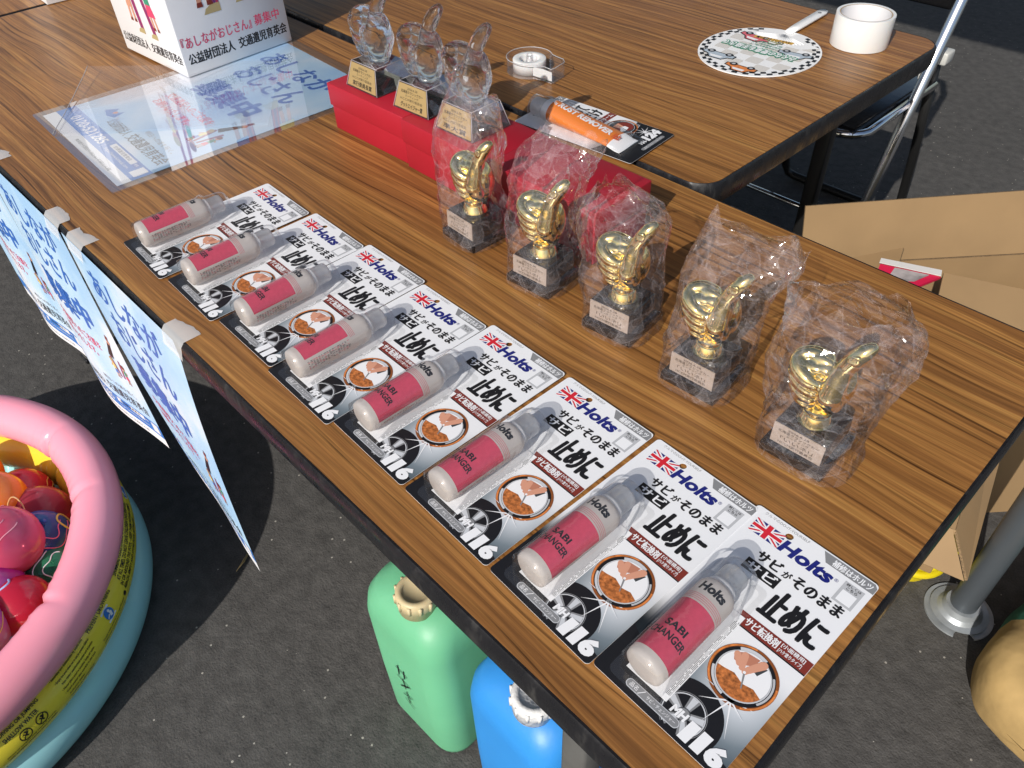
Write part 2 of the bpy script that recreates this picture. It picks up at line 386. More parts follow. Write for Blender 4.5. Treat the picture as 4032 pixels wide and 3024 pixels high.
# ------------------------------------------------------------------ shared materials
WOOD = wood_material(); ASPHALT = asphalt_material()
def scuffed_rubber():
    m = M('black_edge_rubber', (0.012, 0.012, 0.014), 0.28, bump=(60, 0.15, 0.002)); nt = m.node_tree; n, l = nt.nodes, nt.links; p = n['Principled BSDF']
    tc = n.new('ShaderNodeTexCoord'); mp = n.new('ShaderNodeMapping'); mp.inputs['Scale'].default_value = (34, 34, 9); l.new(tc.outputs['Object'], mp.inputs['Vector'])
    t = n.new('ShaderNodeTexNoise'); t.inputs['Scale'].default_value = 1; t.inputs['Detail'].default_value = 6; t.inputs['Roughness'].default_value = .7; l.new(mp.outputs[0], t.inputs['Vector'])
    r = n.new('ShaderNodeValToRGB'); e = r.color_ramp.elements; e[0].position = .56; e[0].color = (.012, .012, .014, 1); e[1].position = .78; e[1].color = (.055, .053, .050, 1); l.new(t.outputs[0], r.inputs[0]); l.new(r.outputs[0], p.inputs['Base Color'])
    q = n.new('ShaderNodeMapRange'); q.inputs['From Min'].default_value = .45; q.inputs['From Max'].default_value = .7; q.inputs['To Min'].default_value = .24; q.inputs['To Max'].default_value = .7; l.new(t.outputs[0], q.inputs['Value']); l.new(q.outputs[0], p.inputs['Roughness'])
    return m
BLACK_RUB = scuffed_rubber()
BLACK_STEEL = M('black_painted_steel', (0.012, 0.012, 0.012), 0.38)
GREY_STEEL = M('grey_painted_steel', (0.11, 0.11, 0.105), 0.45, var=(30, 0.15))
CHROME = M('chrome', (0.78, 0.79, 0.82), 0.12, metal=1.0, bump=(40, 0.05, 0.001))
CHROME_B = M('brushed_chrome', (0.86, 0.87, 0.90), 0.24, metal=1.0, bump=(40, 0.05, 0.001))
GOLD = M('gold_plating', (0.98, 0.79, 0.36), 0.09, metal=1.0, bump=(90, 0.06, 0.0006))
K = M('ink_black', (0.010, 0.010, 0.012), 0.4); WH = M('ink_white', (0.80, 0.81, 0.83), 0.35); NAVY = M('ink_navy', (0.012, 0.018, 0.17), 0.35)
RED = M('ink_red', (0.60, 0.018, 0.035), 0.35); BRN = M('ink_rust_brown', (0.20, 0.032, 0.022), 0.35); GRY = M('ink_grey', (0.22, 0.225, 0.235), 0.35)
LGRY = M('ink_light_grey', (0.46, 0.47, 0.49), 0.35); DGRY = M('ink_dark_grey', (0.05, 0.055, 0.06), 0.35); SILV = M('ink_silver', (0.55, 0.57, 0.60), 0.25)
ORG = M('ink_orange', (0.62, 0.20, 0.05), 0.4, var=(160, 0.5)); RUST = M('ink_rust', (0.40, 0.13, 0.035), 0.5, var=(420, 0.75)); SKIN = M('ink_skin', (0.62, 0.30, 0.20), 0.4); SKIN2 = M('ink_skin_shade', (0.46, 0.19, 0.12), 0.4)
BLUE = M('ink_blue', (0.035, 0.14, 0.50), 0.4); BLUEL = M('ink_strip_blue', (0.05, 0.20, 0.58), 0.4); PINK = M('ink_pink_red', (0.70, 0.07, 0.16), 0.4)
YEL = M('ink_yellow', (0.72, 0.62, 0.20), 0.4); GRN = M('ink_green', (0.05, 0.28, 0.17), 0.4); PURP = M('ink_purple', (0.26, 0.05, 0.17), 0.4); TANI = M('ink_tan', (0.45, 0.36, 0.18), 0.4)
PAPER = M('white_paper', (0.80, 0.81, 0.83), 0.5, bump=(35, 0.12, 0.002))
CLEARSHEET = clear('clear_sheet', tint=(0.97, 0.97, 0.98), haze=0.035, blend=0.10, gmin=0.02, gmax=0.45, rough=0.03)
BLISTER = clear('blister_plastic', tint=(0.995, 0.995, 0.995), haze=0.015, blend=0.10, gmin=0.055, gmax=0.5, rough=0.05, bump=(70, 0.22, 0.002))
TAPE = clear('frosted_tape', tint=(0.95, 0.95, 0.95), haze=0.42, blend=0.2, gmin=0.03, gmax=0.5, rough=0.25, hazecol=(0.86, 0.86, 0.86))
BAG = bag_material()
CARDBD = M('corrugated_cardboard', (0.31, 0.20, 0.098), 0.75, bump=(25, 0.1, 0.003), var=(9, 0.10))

# ================================================================== SETTING: ground
g = MB(); g.add([(-120, -120, 0), (120, -120, 0), (120, 120, 0), (-120, 120, 0)], [[0, 1, 2, 3]], ASPHALT)
prop(g.build('ground'), kind='structure')

# ================================================================== folding tables
def edge_band(L, Wd, r, h):
    """Black rubber lip swept round the slab."""
    prof = [(-0.0015, -0.0007), (0.0012, -0.0002), (0.0032, -0.003), (0.0042, -h * 0.45), (0.0036, -h * 0.85), (0.0012, -h), (-0.012, -h), (-0.012, -0.006)]
    b = MB(); base = rrect(0, 0, L, Wd, r, 8); n = len(base); rings = []
    for d, z in prof:
        rings.append([Vector((x, y, z)) for x, y in rrect(-d, -d, L + d, Wd + d, r + d, 8)])
    rings.append(rings[0]); b.loft(rings, BLACK_RUB, cap0=False, cap1=False); return b

def make_table(label, loc, rz, L=1.83, Wd=0.60, leg_mat=BLACK_STEEL):
    t = thing('folding_table', label, 'table', loc, rz, 'wood laminate folding tables')
    b = MB(); b.prism(rrect(0.001, 0.001, L - 0.001, Wd - 0.001, 0.036, 8), -0.028, 0.0, WOOD); top = b.build('tabletop', t)
    sharp(edge_band(L, Wd, 0.037, 0.034).build('edge_band', t), 50)
    f = MB()
    for y in (0.075, Wd - 0.075): f.box((0.12, y - 0.011, -0.062), (L - 0.12, y + 0.011, -0.0285), BLACK_STEEL, 0.003)
    for x in (0.16, L - 0.16): f.box((x - 0.011, 0.087, -0.060), (x + 0.011, Wd - 0.087, -0.0285), BLACK_STEEL, 0.003)
    f.build('underframe', t)
    for x, dx in ((0.15, 0.0), (L - 0.133, 0.0)):
        for y in (0.050, Wd - 0.050):
            lg = MB(); lg.box((x - 0.014, y - 0.013, -0.690), (x + 0.014, y + 0.013, -0.0285), leg_mat, 0.004); lg.box((x - 0.018, y - 0.017, -0.7), (x + 0.018, y + 0.017, -0.688), BLACK_RUB, 0.003)
            lg.build('leg', t)
        cb = MB(); cb.box((x - 0.010, 0.063, -0.56), (x + 0.010, Wd - 0.063, -0.535), leg_mat, 0.003); cb.build('crossbar', t)
    return t
make_table('front teak laminate folding table carrying the blister cards and wrapped trophies', (-1.834, 0, TZ), 0, leg_mat=GREY_STEEL)
make_table('rear teak laminate folding table with the round fan and white tape roll', (-0.440 - 1.83 * math.cos(0.008), 0.6095 + 1.83 * math.sin(0.008), TZ + 0.002), -0.008, Wd=0.655)
make_table('teak laminate folding table beyond the black gap behind the charity box', (-3.676, 0.004, TZ), 0)

# ================================================================== blister cards of rust converter
def union_jack(a, x, y, w, h, sk=0.0, L=2):
    def q(pts, m, l): a.poly([(x + px + sk * py / h, y + py) for px, py in pts], m, l)
    q([(0, 0), (w, 0), (w, h), (0, h)], NAVY, L)
    t = h * 0.17; tx = t * w / h
    for fl in (0, 1):
        f = (lambda p: (w - p[0], p[1])) if fl else (lambda p: p)
        q([f(p) for p in ((0, 0), (tx, 0), (w, h - t), (w, h), (w - tx, h), (0, t))], WH, L + 1)
    t = h * 0.055; tx = t * w / h
    for fl in (0, 1):
        f = (lambda p: (w - p[0], p[1])) if fl else (lambda p: p)
        q([f(p) for p in ((0, 0), (tx, 0), (w, h - t), (w, h), (w - tx, h), (0, t))], RED, L + 2)
    q([(w * .38, 0), (w * .62, 0), (w * .62, h), (w * .38, h)], WH, L + 3); q([(0, h * .32), (w, h * .32), (w, h * .68), (0, h * .68)], WH, L + 3)
    q([(w * .42, 0), (w * .58, 0), (w * .58, h), (w * .42, h)], RED, L + 4); q([(0, h * .39), (w, h * .39), (w, h * .61), (0, h * .61)], RED, L + 4)

def sparkle(a, cx, cy, r, m, L, n=9, seed=1):
    rnd = random.Random(seed)
    for i in range(n):
        an = 2 * math.pi * i / n + 0.3; ln = r * (0.45 + 0.55 * rnd.random())
        a.line((cx, cy), (cx + ln * math.cos(an), cy + ln * math.sin(an)), 1.5, m, L, 0.1)
    a.poly(circ(cx, cy, 2.2), m, L + 1)

BRONZE = M('ink_bronze', (0.24, 0.075, 0.02), 0.3)
def picture_disc(a, cx, cy, r, kind):
    a.poly(circ(cx, cy, r, n=48), BRONZE, 4); a.ring(cx, cy, r * .93, r * .985, ORG, 5, a0=100, a1=235); a.ring(cx, cy, r * .93, r * .985, ORG, 5, a0=-60, a1=20)
    a.poly(circ(cx, cy, r * .91, n=48), K, 6); a.ring(cx, cy, r * .80, r * .895, SILV, 7, a0=75, a1=130); a.ring(cx, cy, r * .81, r * .885, SILV, 7, a0=200, a1=262); a.ring(cx, cy, r * .82, r * .88, LGRY, 7, a0=-30, a1=40); a.ring(cx, cy, r * .775, r * .80, SILV, 8)
    ri = r * .775; a.poly(circ(cx, cy, ri, n=48), LGRY if kind == 0 else DGRY, 8)
    if kind == 0:
        a.poly(circ(cx, cy + .5, ri * .97, n=40), WH, 9)
        low = [(cx + ri * .98 * math.cos(math.radians(t)), cy + ri * .98 * math.sin(math.radians(t))) for t in range(195, 346, 8)]
        ridge = [(cx + ri * .93, cy - ri * .30), (cx + ri * .55, cy - ri * .16), (cx + ri * .15, cy - ri * .27), (cx - ri * .3, cy - ri * .12), (cx - ri * .7, cy - ri * .22)]
        a.poly(low + ridge, RUST, 10)
        a.poly([(cx - ri * .5, cy + ri * .82), (cx + ri * .5, cy + ri * .82), (cx + ri * .35, cy + ri * .35), (cx - ri * .1, cy + ri * .5)], DGRY, 10)
        a.poly([(cx - ri * .78, cy + ri * .55), (cx - ri * .45, cy + ri * .86), (cx + ri * .1, cy + ri * .95), (cx + ri * .02, cy + ri * .55), (cx - ri * .35, cy + ri * .28), (cx - ri * .62, cy + ri * .30)], SKIN2, 11)
        for p0, p1, w in (((-.66, .58), (-.40, .30), 5.0), ((-.42, .74), (-.22, .22), 5.0), ((.30, .88), (.02, .34), 6.2), ((.02, .36), (-.05, .16), 5.0)):
            p0 = (cx + ri * p0[0], cy + ri * p0[1]); p1 = (cx + ri * p1[0], cy + ri * p1[1]); a.line(p0, p1, w, SKIN, 12, w * .8); a.poly(circ(*p1, w * .42, n=14), SKIN, 12); a.poly(circ(*p0, w * .45, n=14), SKIN, 12)
        a.line((cx - ri * .04, cy + ri * .12), (cx + ri * .22, cy - ri * .46), 1.5, GRY, 13, .8); a.poly(circ(cx - ri * .05, cy + ri * .14, 1.1, n=10), WH, 13)
    else:
        a.poly(circ(cx + ri * .2, cy - ri * .1, ri * .75, n=36), BRN, 9)
        for dx in (-.25, -.08, .1, .27): a.line((cx + ri * dx, cy + ri * .62), (cx + ri * (dx * .6 - .05), cy - ri * .02), 3.6, SKIN, 10, 3)
        a.poly([(cx - ri * .75, cy - ri * .4), (cx - ri * .1, cy + ri * .05), (cx + ri * .3, cy - ri * .1), (cx + ri * .25, cy - ri * .5), (cx - ri * .4, cy - ri * .62)], WH, 11)

CW, CH = 106.0, 197.0
CARD_BASE = card_print_material()
def card_board(w, h, m):
    """A stiff sheet with round corners and a punched hanging hole, its picture side on top."""
    b = bmesh.new(); outer = rrect(0, 0, w, h, 3.5, 5); hole = circ(35, h - 9.5, 3.2, n=20); T = 0.5
    loops = [[Vector((x, y, 0)) for x, y in outer], [Vector((x, y, 0)) for x, y in hole[::-1]]]
    tri = tessellate_polygon(loops); flat = [p for lp in loops for p in lp]; o = MB()
    n0, n1 = len(outer), len(hole); N = len(flat)
    V = [(p.x * mm, p.y * mm, 0) for p in flat] + [(p.x * mm, p.y * mm, T * mm) for p in flat]
    top = [[N + i for i in t] for t in tri]; bot = [list(t)[::-1] for t in tri]
    side = [[i, (i + 1) % n0, N + (i + 1) % n0, N + i] for i in range(n0)] + [[n0 + i, n0 + (i + 1) % n1, N + n0 + (i + 1) % n1, N + n0 + i] for i in range(n1)]
    o.add(V, top, m); o.add(V, bot + side, PAPER); b.free(); return o

def card_art():
    a = Art(); 
    # black lower corner, tyre and wheel
    a.poly([(0.3, 3), (3, .3), (103, .3), (105.7, 3), (105.7, 10), (72, 17), (40, 26), (0.3, 44)], K, 1)
    a.poly([(x, y) for x, y in circ(66, 17, 26.5, n=48) if y > 1], K, 2); a.ring(66, 17, 14.2, 15.0, SILV, 4, a0=-60, a1=240); a.ring(66, 17, 15.6, 16.0, GRY, 4, a0=-60, a1=240)
    for an in (20, 90, 160, 235, 305):
        r_ = math.radians(an); a.line((66 + 2 * math.cos(r_), 17 + 2 * math.sin(r_)), (66 + 14 * math.cos(r_), 17 + 14 * math.sin(r_)), 4.0, GRY, 5, 8.0); a.line((66, 17), (66 + 14 * math.cos(r_), 17 + 14 * math.sin(r_)), 1.6, SILV, 6, 4.5)
    a.poly(circ(66, 17, 4.6), GRY, 7); a.ring(66, 17, 4.2, 4.8, DGRY, 8)
    sparkle(a, 82, 47, 30, WH, 5)
    # marque and slogan
    union_jack(a, 8, 171, 26, 14.5, -0.6)
    a.text('Holts', 34, 170.5, 78.5, 183.5, NAVY, 3, 0.045, 0.12); a.text('®', 79.5, 177, 82.5, 180, NAVY, 3)
    a.text('クルマのDO-IT-YOURSELF', 9, 192.2, 49, 195.2, GRY, 2)
    a.text('サビ', 27, 152.2, 48, 162, K, 3, .055); a.text('が', 50, 152.6, 57, 159.2, K, 3, .045); a.text('そのまま', 58.5, 151, 99, 161.5, K, 3, .055)
    a.rect(24, 138.6, 53, 149.8, K, 2); a.text('サビ', 26, 140, 51.5, 148.6, WH, 4, .04)
    a.text('止めに', 53.5, 115, 100.5, 143, K, 4, .046, .12)
    a.poly([(47.5, 108.8), (105.8, 108.8), (105.8, 97.6), (51, 97.6)], BRN, 2); a.rect(51.5, 96.4, 105.8, 97.5, K, 2)
    a.text('サビ転換剤', 54, 99.6, 81, 107.2, WH, 4, .03); a.text('[小面積用]', 82.5, 103.6, 101, 107.8, WH, 4, .02); a.text('[ハケ塗りタイプ]', 82.5, 98.8, 101, 102.8, WH, 4, .02)
    a.poly([(61, 195.5), (103, 195.8), (105.7, 193), (105.7, 186.6), (67, 186.6)], GRY, 2); a.text('補修はホルツ', 71, 187.6, 103, 194.2, WH, 4, .03)
    a.rect(86, 162.5, 101.5, 183.5, LGRY, 2); a.text('詳しくは', 88, 180.2, 99.5, 182.6, K, 4, .02); a.text('こちら', 89.5, 177, 98, 179.6, K, 4, .02); a.rect(88.2, 164.5, 99.4, 175.6, WH, 3)
    picture_disc(a, 77.5, 67, 24, 0)
    # lower band
    a.poly(rrect(25, 5, 69, 11.6, 3.2), SILV, 6); a.poly(rrect(25.5, 5.5, 68.5, 11.1, 2.8), GRY, 7); a.text('品名', 28, 6.6, 34.5, 10.2, WH, 8); a.line((36, 6), (39.5, 10.8), .5, WH, 8); a.text('サビ・チェンジャー', 42, 6.9, 66, 9.9, WH, 8)
    a.text('MH', 57.5, 12.6, 70, 19.2, WH, 9, .055, .1); a.text('1', 71.5, 3.0, 80.2, 18.2, WH, 9, .06, .05); a.text('1', 81.2, 3.0, 89.9, 18.2, WH, 9, .06, .05); a.text('6', 90.6, 2.8, 103.2, 18.4, WH, 9, .07, .05)
    return a

def milky(name, col, through=.45, clearness=.12):
    m, nt, n, l, p = _new(name); p.inputs['Base Color'].default_value = (*col, 1); p.inputs['Roughness'].default_value = .34
    tl = n.new('ShaderNodeBsdfTranslucent'); tl.inputs[0].default_value = (*col, 1); tr = n.new('ShaderNodeBsdfTransparent')
    a, b = n.new('ShaderNodeMixShader'), n.new('ShaderNodeMixShader'); a.inputs[0].default_value = through; b.inputs[0].default_value = clearness
    l.new(p.outputs[0], a.inputs[1]); l.new(tl.outputs[0], a.inputs[2]); l.new(a.outputs[0], b.inputs[1]); l.new(tr.outputs[0], b.inputs[2]); l.new(b.outputs[0], n['Material Output'].inputs[0]); return m
BOTTLE_W = milky('bottle_milky_plastic', (0.80, 0.75, 0.71), .45, .22); LABEL_RED = M('label_crimson', (0.52, 0.058, 0.105), 0.36, bump=(600, 0.1, 0.0004), var=(300, .08))
CAPM = milky('cap_frosted', (0.90, 0.91, 0.92), .55, .30); INKR = M('ink_label_red', (0.62, 0.10, 0.13), 0.4)
BX, BZ, BR = 31.5, 17.2, 15.4           # bottle axis (mm) and radius
def on_bottle(u, v, h, r=BR + .12):
    """Wrap printing round the bottle: U is the distance along the girth from the top line."""
    a = u / (r * mm); rr = r * mm + h
    return (rr * math.sin(a), v, rr * math.cos(a))

def make_blister_pack(label):
    t = thing('blister_pack', label, 'blister pack', (0, 0, TZ), 0, 'rust converter blister packs laid in a row')
    card = card_board(CW, CH, CARD_BASE).build('backing_card', t)
    art = card_art().build('printed_artwork', card, loc=(0, 0, .53 * mm))
    lf = MB(); lf.box((18 * mm, 15.5 * mm, .6 * mm), (53 * mm, 104 * mm, 1.0 * mm), PAPER); leaf = lf.build('leaflet', t)
    a = Art(); rnd = random.Random(3)
    for i in range(4):
        v = 20
        while v < 96:
            ln = 2 + 9 * rnd.random(); a.rect(49.0 + i * .95, v, 49.5 + i * .95, min(v + ln, 98), GRY if rnd.random() < .85 else LGRY, 1); v += ln + 1.2
    a.build('small_print', leaf, loc=(0, 0, 1.02 * mm))
    b = MB(); b.lathe([(0, 15.0 * mm), (12.2 * mm, 14.4 * mm), (14.8 * mm, 15.6 * mm), (BR * mm, 19 * mm), (BR * mm, 90 * mm), (15.1 * mm, 94 * mm), (13.4 * mm, 97.5 * mm), (11.2 * mm, 98.4 * mm), (0, 98.4 * mm)], BOTTLE_W, 48, 'Y')
    bot = b.build('bottle', t, loc=(BX * mm, 0, BZ * mm))
    l = MB(); prof = [Vector((0, 0, 0))]; rings = []
    for v in (22.5, 72):
        rings.append([Vector(on_bottle(math.radians(x) * BR * mm, v * mm, 0, BR + .06)) for x in range(-78, 101, 6)])
    l.loft(rings, LABEL_RED, cap0=False, cap1=False, closed=False); l.build('label', bot, fix=False)
    a = Art()
    a.text('SABI', -8, 44.5, 9.5, 50.5, K, 1, .03); a.text('CHANGER', -14.5, 35.5, 16, 41.8, K, 1, .03); a.text('Holts', -9.5, 83, 12.5, 91, K, 1, .05, .1)
    for i, v in enumerate((73.6, 75.2, 76.8, 78.4)):
        for k in range(-16, 20): a.rect(k * 1.4, v, k * 1.4 + 1.4, v + .35, INKR, 1)
    for i in range(8):
        for k in range(16):
            if rnd.random() < .75: a.rect(29 + i * 1.2, 24 + k * 3, 29.5 + i * 1.2, 24 + k * 3 + 1 + 1.6 * rnd.random(), INKR if rnd.random() < .4 else K, 1)
    a.build('label_print', bot, fn=lambda u, v, h: on_bottle(u, v, h))
    c = MB(); c.lathe([(0, 98.5 * mm), (11.8 * mm, 98.5 * mm), (11.8 * mm, 102 * mm), (10.6 * mm, 102.6 * mm), (10.6 * mm, 117 * mm), (9.6 * mm, 119.4 * mm), (0, 119.8 * mm)], CAPM, 36, 'Y'); c.build('cap', bot)
    # clear dome: flange, long tunnel, shoulder ridge, narrower nose
    d = MB(); rings = []
    for v, r, h in ((11.0, 15.5, 8), (12.2, 17.2, BZ), (20, 17.3, BZ), (60, 17.3, BZ), (94, 17.3, BZ), (96.5, 18.6, BZ), (99.5, 18.8, BZ), (101, 17.0, BZ), (104, 15.2, BZ - .5), (121, 14.6, BZ - 1), (126, 13.4, BZ - 2), (128.4, 10.5, BZ - 3.5), (129.2, 6, BZ - 5)):
        top = min(r, BZ * 1.05); ring = [Vector((-r * mm, v * mm, .7 * mm))]
        for k in range(17):
            q = math.pi * (1 - k / 16); ring.append(Vector((r * math.cos(q) * mm, v * mm, (max(h, .8) + r * math.sin(q) * (.98 if h > 10 else .7)) * mm)))
        ring.append(Vector((r * mm, v * mm, .7 * mm))); rings.append(ring)
    d.loft(rings, BLISTER, closed=False, cap0=True, cap1=True)
    fl = rrect(BX - 22, 4.5, BX + 22, 134, 6); inn = rrect(-17.3 + BX, 11.5, 17.3 + BX, 129, 4)
    n = len(fl); V = [((x - BX) * mm, y * mm, .75 * mm) for x, y in fl] + [((x - BX) * mm, y * mm, .95 * mm) for x, y in inn]
    d.add(V, [[i, (i + 1) % n, n + (i + 1) % n, n + i] for i in range(n)], BLISTER)
    d.build('blister_dome', t, loc=(BX * mm, 0, 0))
    return t

# bottom corner x, y, turn (deg), tilt (deg), lift (mm), roll of the bottle (deg)
CARDS = [(-.877, .036, -2.2, -30), (-.765, .038, -1.8, -28), (-.656, .042, -1.0, -18), (-.551, .037, -1.2, -42), (-.446, .042, -1.8, -3), (-.337, .039, -2.2, -6), (-.229, .036, -2.8, -3), (-.1225, .035, -1.6, -2)]
CL = ['blister pack farthest from the table end, next to the charity poster', 'blister pack second from the charity poster, its bottle print rolled aside', 'blister pack third from the charity poster, its corner under the next card',
      'blister pack fourth from the charity poster, showing its small red print', 'blister pack fifth from the charity poster, print on its bottle facing up', 'blister pack third from the table corner', 'blister pack second from the table corner', 'blister pack nearest the table corner, with the largest number 116']
proto = None
for i, (x, y, rz, roll) in enumerate(CARDS):
    if proto is None: proto = o = make_blister_pack(CL[0])
    else: o = dup(proto, (0, 0, 0), 0, CL[i])
    o.location = (x, y, TZ + .0008 + .0004 * (i % 3)); o.rotation_euler = (math.radians(.15), math.radians(-.55 if i < 7 else -.2), math.radians(rz))
    for ch in o.children:
        if ch.name.startswith('bottle'): ch.rotation_euler = (0, math.radians(roll), 0)

# ================================================================== thumbs-up hand (gold and crystal trophies share its shape)
def hand_mesh(name, cut=False):
    """One continuous closed hand, fist with four curled fingers and the thumb raised, about 76 mm tall; fingers face -Y."""
    b = bmesh.new()
    def ball(c, r, rot=None):
        m_ = Matrix.Translation(Vector(c) * mm)
        if rot: m_ = m_ @ Euler([math.radians(a) for a in rot]).to_matrix().to_4x4()
        rr = r if isinstance(r, (tuple, list)) else (r, r, r)
        bmesh.ops.create_icosphere(b, subdivisions=3, radius=1.0, matrix=m_ @ Matrix.Diagonal((rr[0] * mm, rr[1] * mm, rr[2] * mm, 1)))
    def chain(pts, n=7):
        q = [pts[0]] + list(pts) + [pts[-1]]                   # a smooth curve through the joints
        for a_, b_, c_, d_ in zip(q, q[1:], q[2:], q[3:]):
            for i in range(n + 1):
                t = i / n; cr = lambda u, v, w, x: .5 * (2 * v + (w - u) * t + (2 * u - 5 * v + 4 * w - x) * t * t + (3 * v - u - 3 * w + x) * t ** 3)
                ball([cr(a_[0][k], b_[0][k], c_[0][k], d_[0][k]) for k in range(3)], b_[1] + (c_[1] - b_[1]) * t)
    chain([((2, 3, 1), 11.5), ((3, 4, 9), 14.5), ((3, 5, 20), 18)], 4)                        # wrist into palm
    ball((3, 6, 25), (17, 11, 19)); ball((12, 4, 27), (11, 11.5, 22))                         # back of the hand and its outer edge
    for k, (z, r, dx) in enumerate(((35.0, 6.9, 0), (26.4, 6.4, .2), (18.4, 5.9, 1.6), (11.4, 5.2, 4.4))):   # index to little finger
        chain([((-6, 6, z + 8), r), ((-17 + dx, 4.5, z + 8.5), r * 1.05), ((-25 + dx, -1, z + 5), r * 1.02), ((-22 + dx, -8.5, z + 0), r), ((-12 + dx * .5, -11.5, z - 4.6), r * .95), ((-4.5, -10, z - 7), r * .80)], 6)
    if not cut: ball((-9, -1, 27), (13, 7.5, 16)); ball((-9, 2, 43), (13, 6, 6)); ball((-12, -3.5, 38), (11, 6, 5)); ball((-3, -1, 39), (9, 7, 6))
    else:
        for k in range(7): ball((-25 + k * 1.2, 2 - k, 8 + k * 6.2), (6.2, 6.5, 4.4))          # scalloped knuckles
    ball((9.0, -6.5, 18), (11.5, 9.0, 16.5), (8, -8, 0))                                      # ball of the thumb
    chain([((8.5, -7, 22), 11.0), ((9, -5, 33), 9.8), ((10, -3, 43), 8.4), ((12, -1.5, 51), 7.7), ((15.5, 0, 59), 7.9), ((19.5, 2.5, 66.5), 7.2), ((23.0, 5.5, 71.5), 5.0)], 6)
    ball((8, 2, 40), (9, 8, 9))                                                               # web between thumb and fist
    me = bpy.data.meshes.new('h'); b.to_mesh(me); b.free()
    o = bpy.data.objects.new('h', me); COL.objects.link(o)
    md = o.modifiers.new('r', 'REMESH'); md.mode = 'VOXEL'; md.voxel_size = (1.15 if cut else 0.85) * mm
    sm = o.modifiers.new('s', 'SMOOTH'); sm.factor = 0.5; sm.iterations = 1 if cut else 3
    dg = bpy.context.evaluated_depsgraph_get(); dg.update()
    out = bpy.data.meshes.new_from_object(o.evaluated_get(dg)); out.name = name
    bpy.data.objects.remove(o); bpy.data.meshes.remove(me)
    for p in out.polygons: p.use_smooth = True
    return out
HAND = hand_mesh('thumb_hand'); HAND_CUT = hand_mesh('crystal_hand', True)

def nails_art(parent, m):
    for p, sc, tilt in (((-4.8, -15.0, 28.2), (3.6, .9, 2.5), 0), ((-4.8, -14.6, 19.6), (3.5, .9, 2.4), 0), ((-4.8, -14.2, 11.6), (3.3, .9, 2.2), 0), ((-4.8, -13.7, 4.6), (2.9, .9, 1.9), 0), ((17.0, -6.8, 63.0), (4.6, 1.2, 6.2), -28)):
        bm_ = bmesh.new(); bmesh.ops.create_icosphere(bm_, subdivisions=2, radius=1.0, matrix=Matrix.Translation(Vector(p) * mm) @ Matrix.Rotation(math.radians(-tilt), 4, 'Y') @ Matrix.Diagonal((sc[0] * mm, sc[1] * mm, sc[2] * mm, 1)))
        b = MB(); b.bm(bm_, m, True); b.build('fingernail', parent)

# ------------------------------------------------------------------ gold trophies in crackly bags
PLINTH = M('black_plastic_plinth', (0.010, 0.010, 0.011), 0.16, coat=0.5); PLATE = M('brushed_silver_plate', (0.50, 0.43, 0.37), 0.42, metal=0.35, bump=(300, 0.05, 0.0005)); ENGR = M('engraving_brown', (0.10, 0.075, 0.06), 0.5)
def make_trophy(label):
    t = thing('gold_trophy', label, 'trophy', (0, 0, TZ), 0, 'gold thumb trophies in clear bags')
    b = MB(); b.box((-29.5 * mm, -29.5 * mm, 0), (29.5 * mm, 29.5 * mm, 9.5 * mm), PLINTH, 1.6 * mm)
    rings = []
    for z, h in ((9.6, 26.5), (11.5, 24.6), (33.6, 23.6), (35, 22.4)): rings.append([Vector((x * mm, y * mm, z * mm)) for x, y in rrect(-h, -h, h, h, 3, 4)])
    b.loft(rings, PLINTH); sharp(b.build('plinth', t), 40)
    p = MB(); p.box((-23.0 * mm, -25.2 * mm, 12.2 * mm), (23.0 * mm, -24.5 * mm, 33.8 * mm), PLATE); pl = p.build('plaque', t, rot=(math.radians(-1.4), 0, 0))
    a = Art()
    for s_, x0, x1, y0, y1, m_ in (('2026.6.28', 13, 32, 17.8, 20.2, ENGR), ('北海道クラシックカー', 4.5, 41.5, 14.0, 17.2, ENGR), ('ミーティング', 13, 33, 10.8, 13.6, ENGR), ('「いいネ!」', 8, 38, 5.8, 10.2, ENGR), ('HCCM実行委員会', 7, 39, 1.8, 4.8, ENGR)):
        a.text(s_, x0, y0, x1, y1, m_, 1, .02)
    a.build('engraved_text', pl, fn=lambda u, v, h: (u - .023, -25.25 * mm - h, v + 12.2 * mm))
    c = MB(); c.lathe([(15.2 * mm, 35 * mm), (15.0 * mm, 36 * mm), (11.6 * mm, 43.5 * mm), (10.6 * mm, 44.2 * mm), (10.8 * mm, 45.4 * mm), (11.8 * mm, 46.4 * mm), (11.8 * mm, 48.6 * mm), (10.4 * mm, 49.6 * mm), (0, 49.6 * mm)], GOLD, 40); ped = c.build('pedestal', t); sharp(ped, 30)
    hm = HAND.copy(); hm.materials.clear(); hm.materials.append(GOLD)
    h = obj('thumb_hand', hm, t, loc=(-2 * mm, 3 * mm, 47.5 * mm)); nails_art(h, GOLD)
    return t

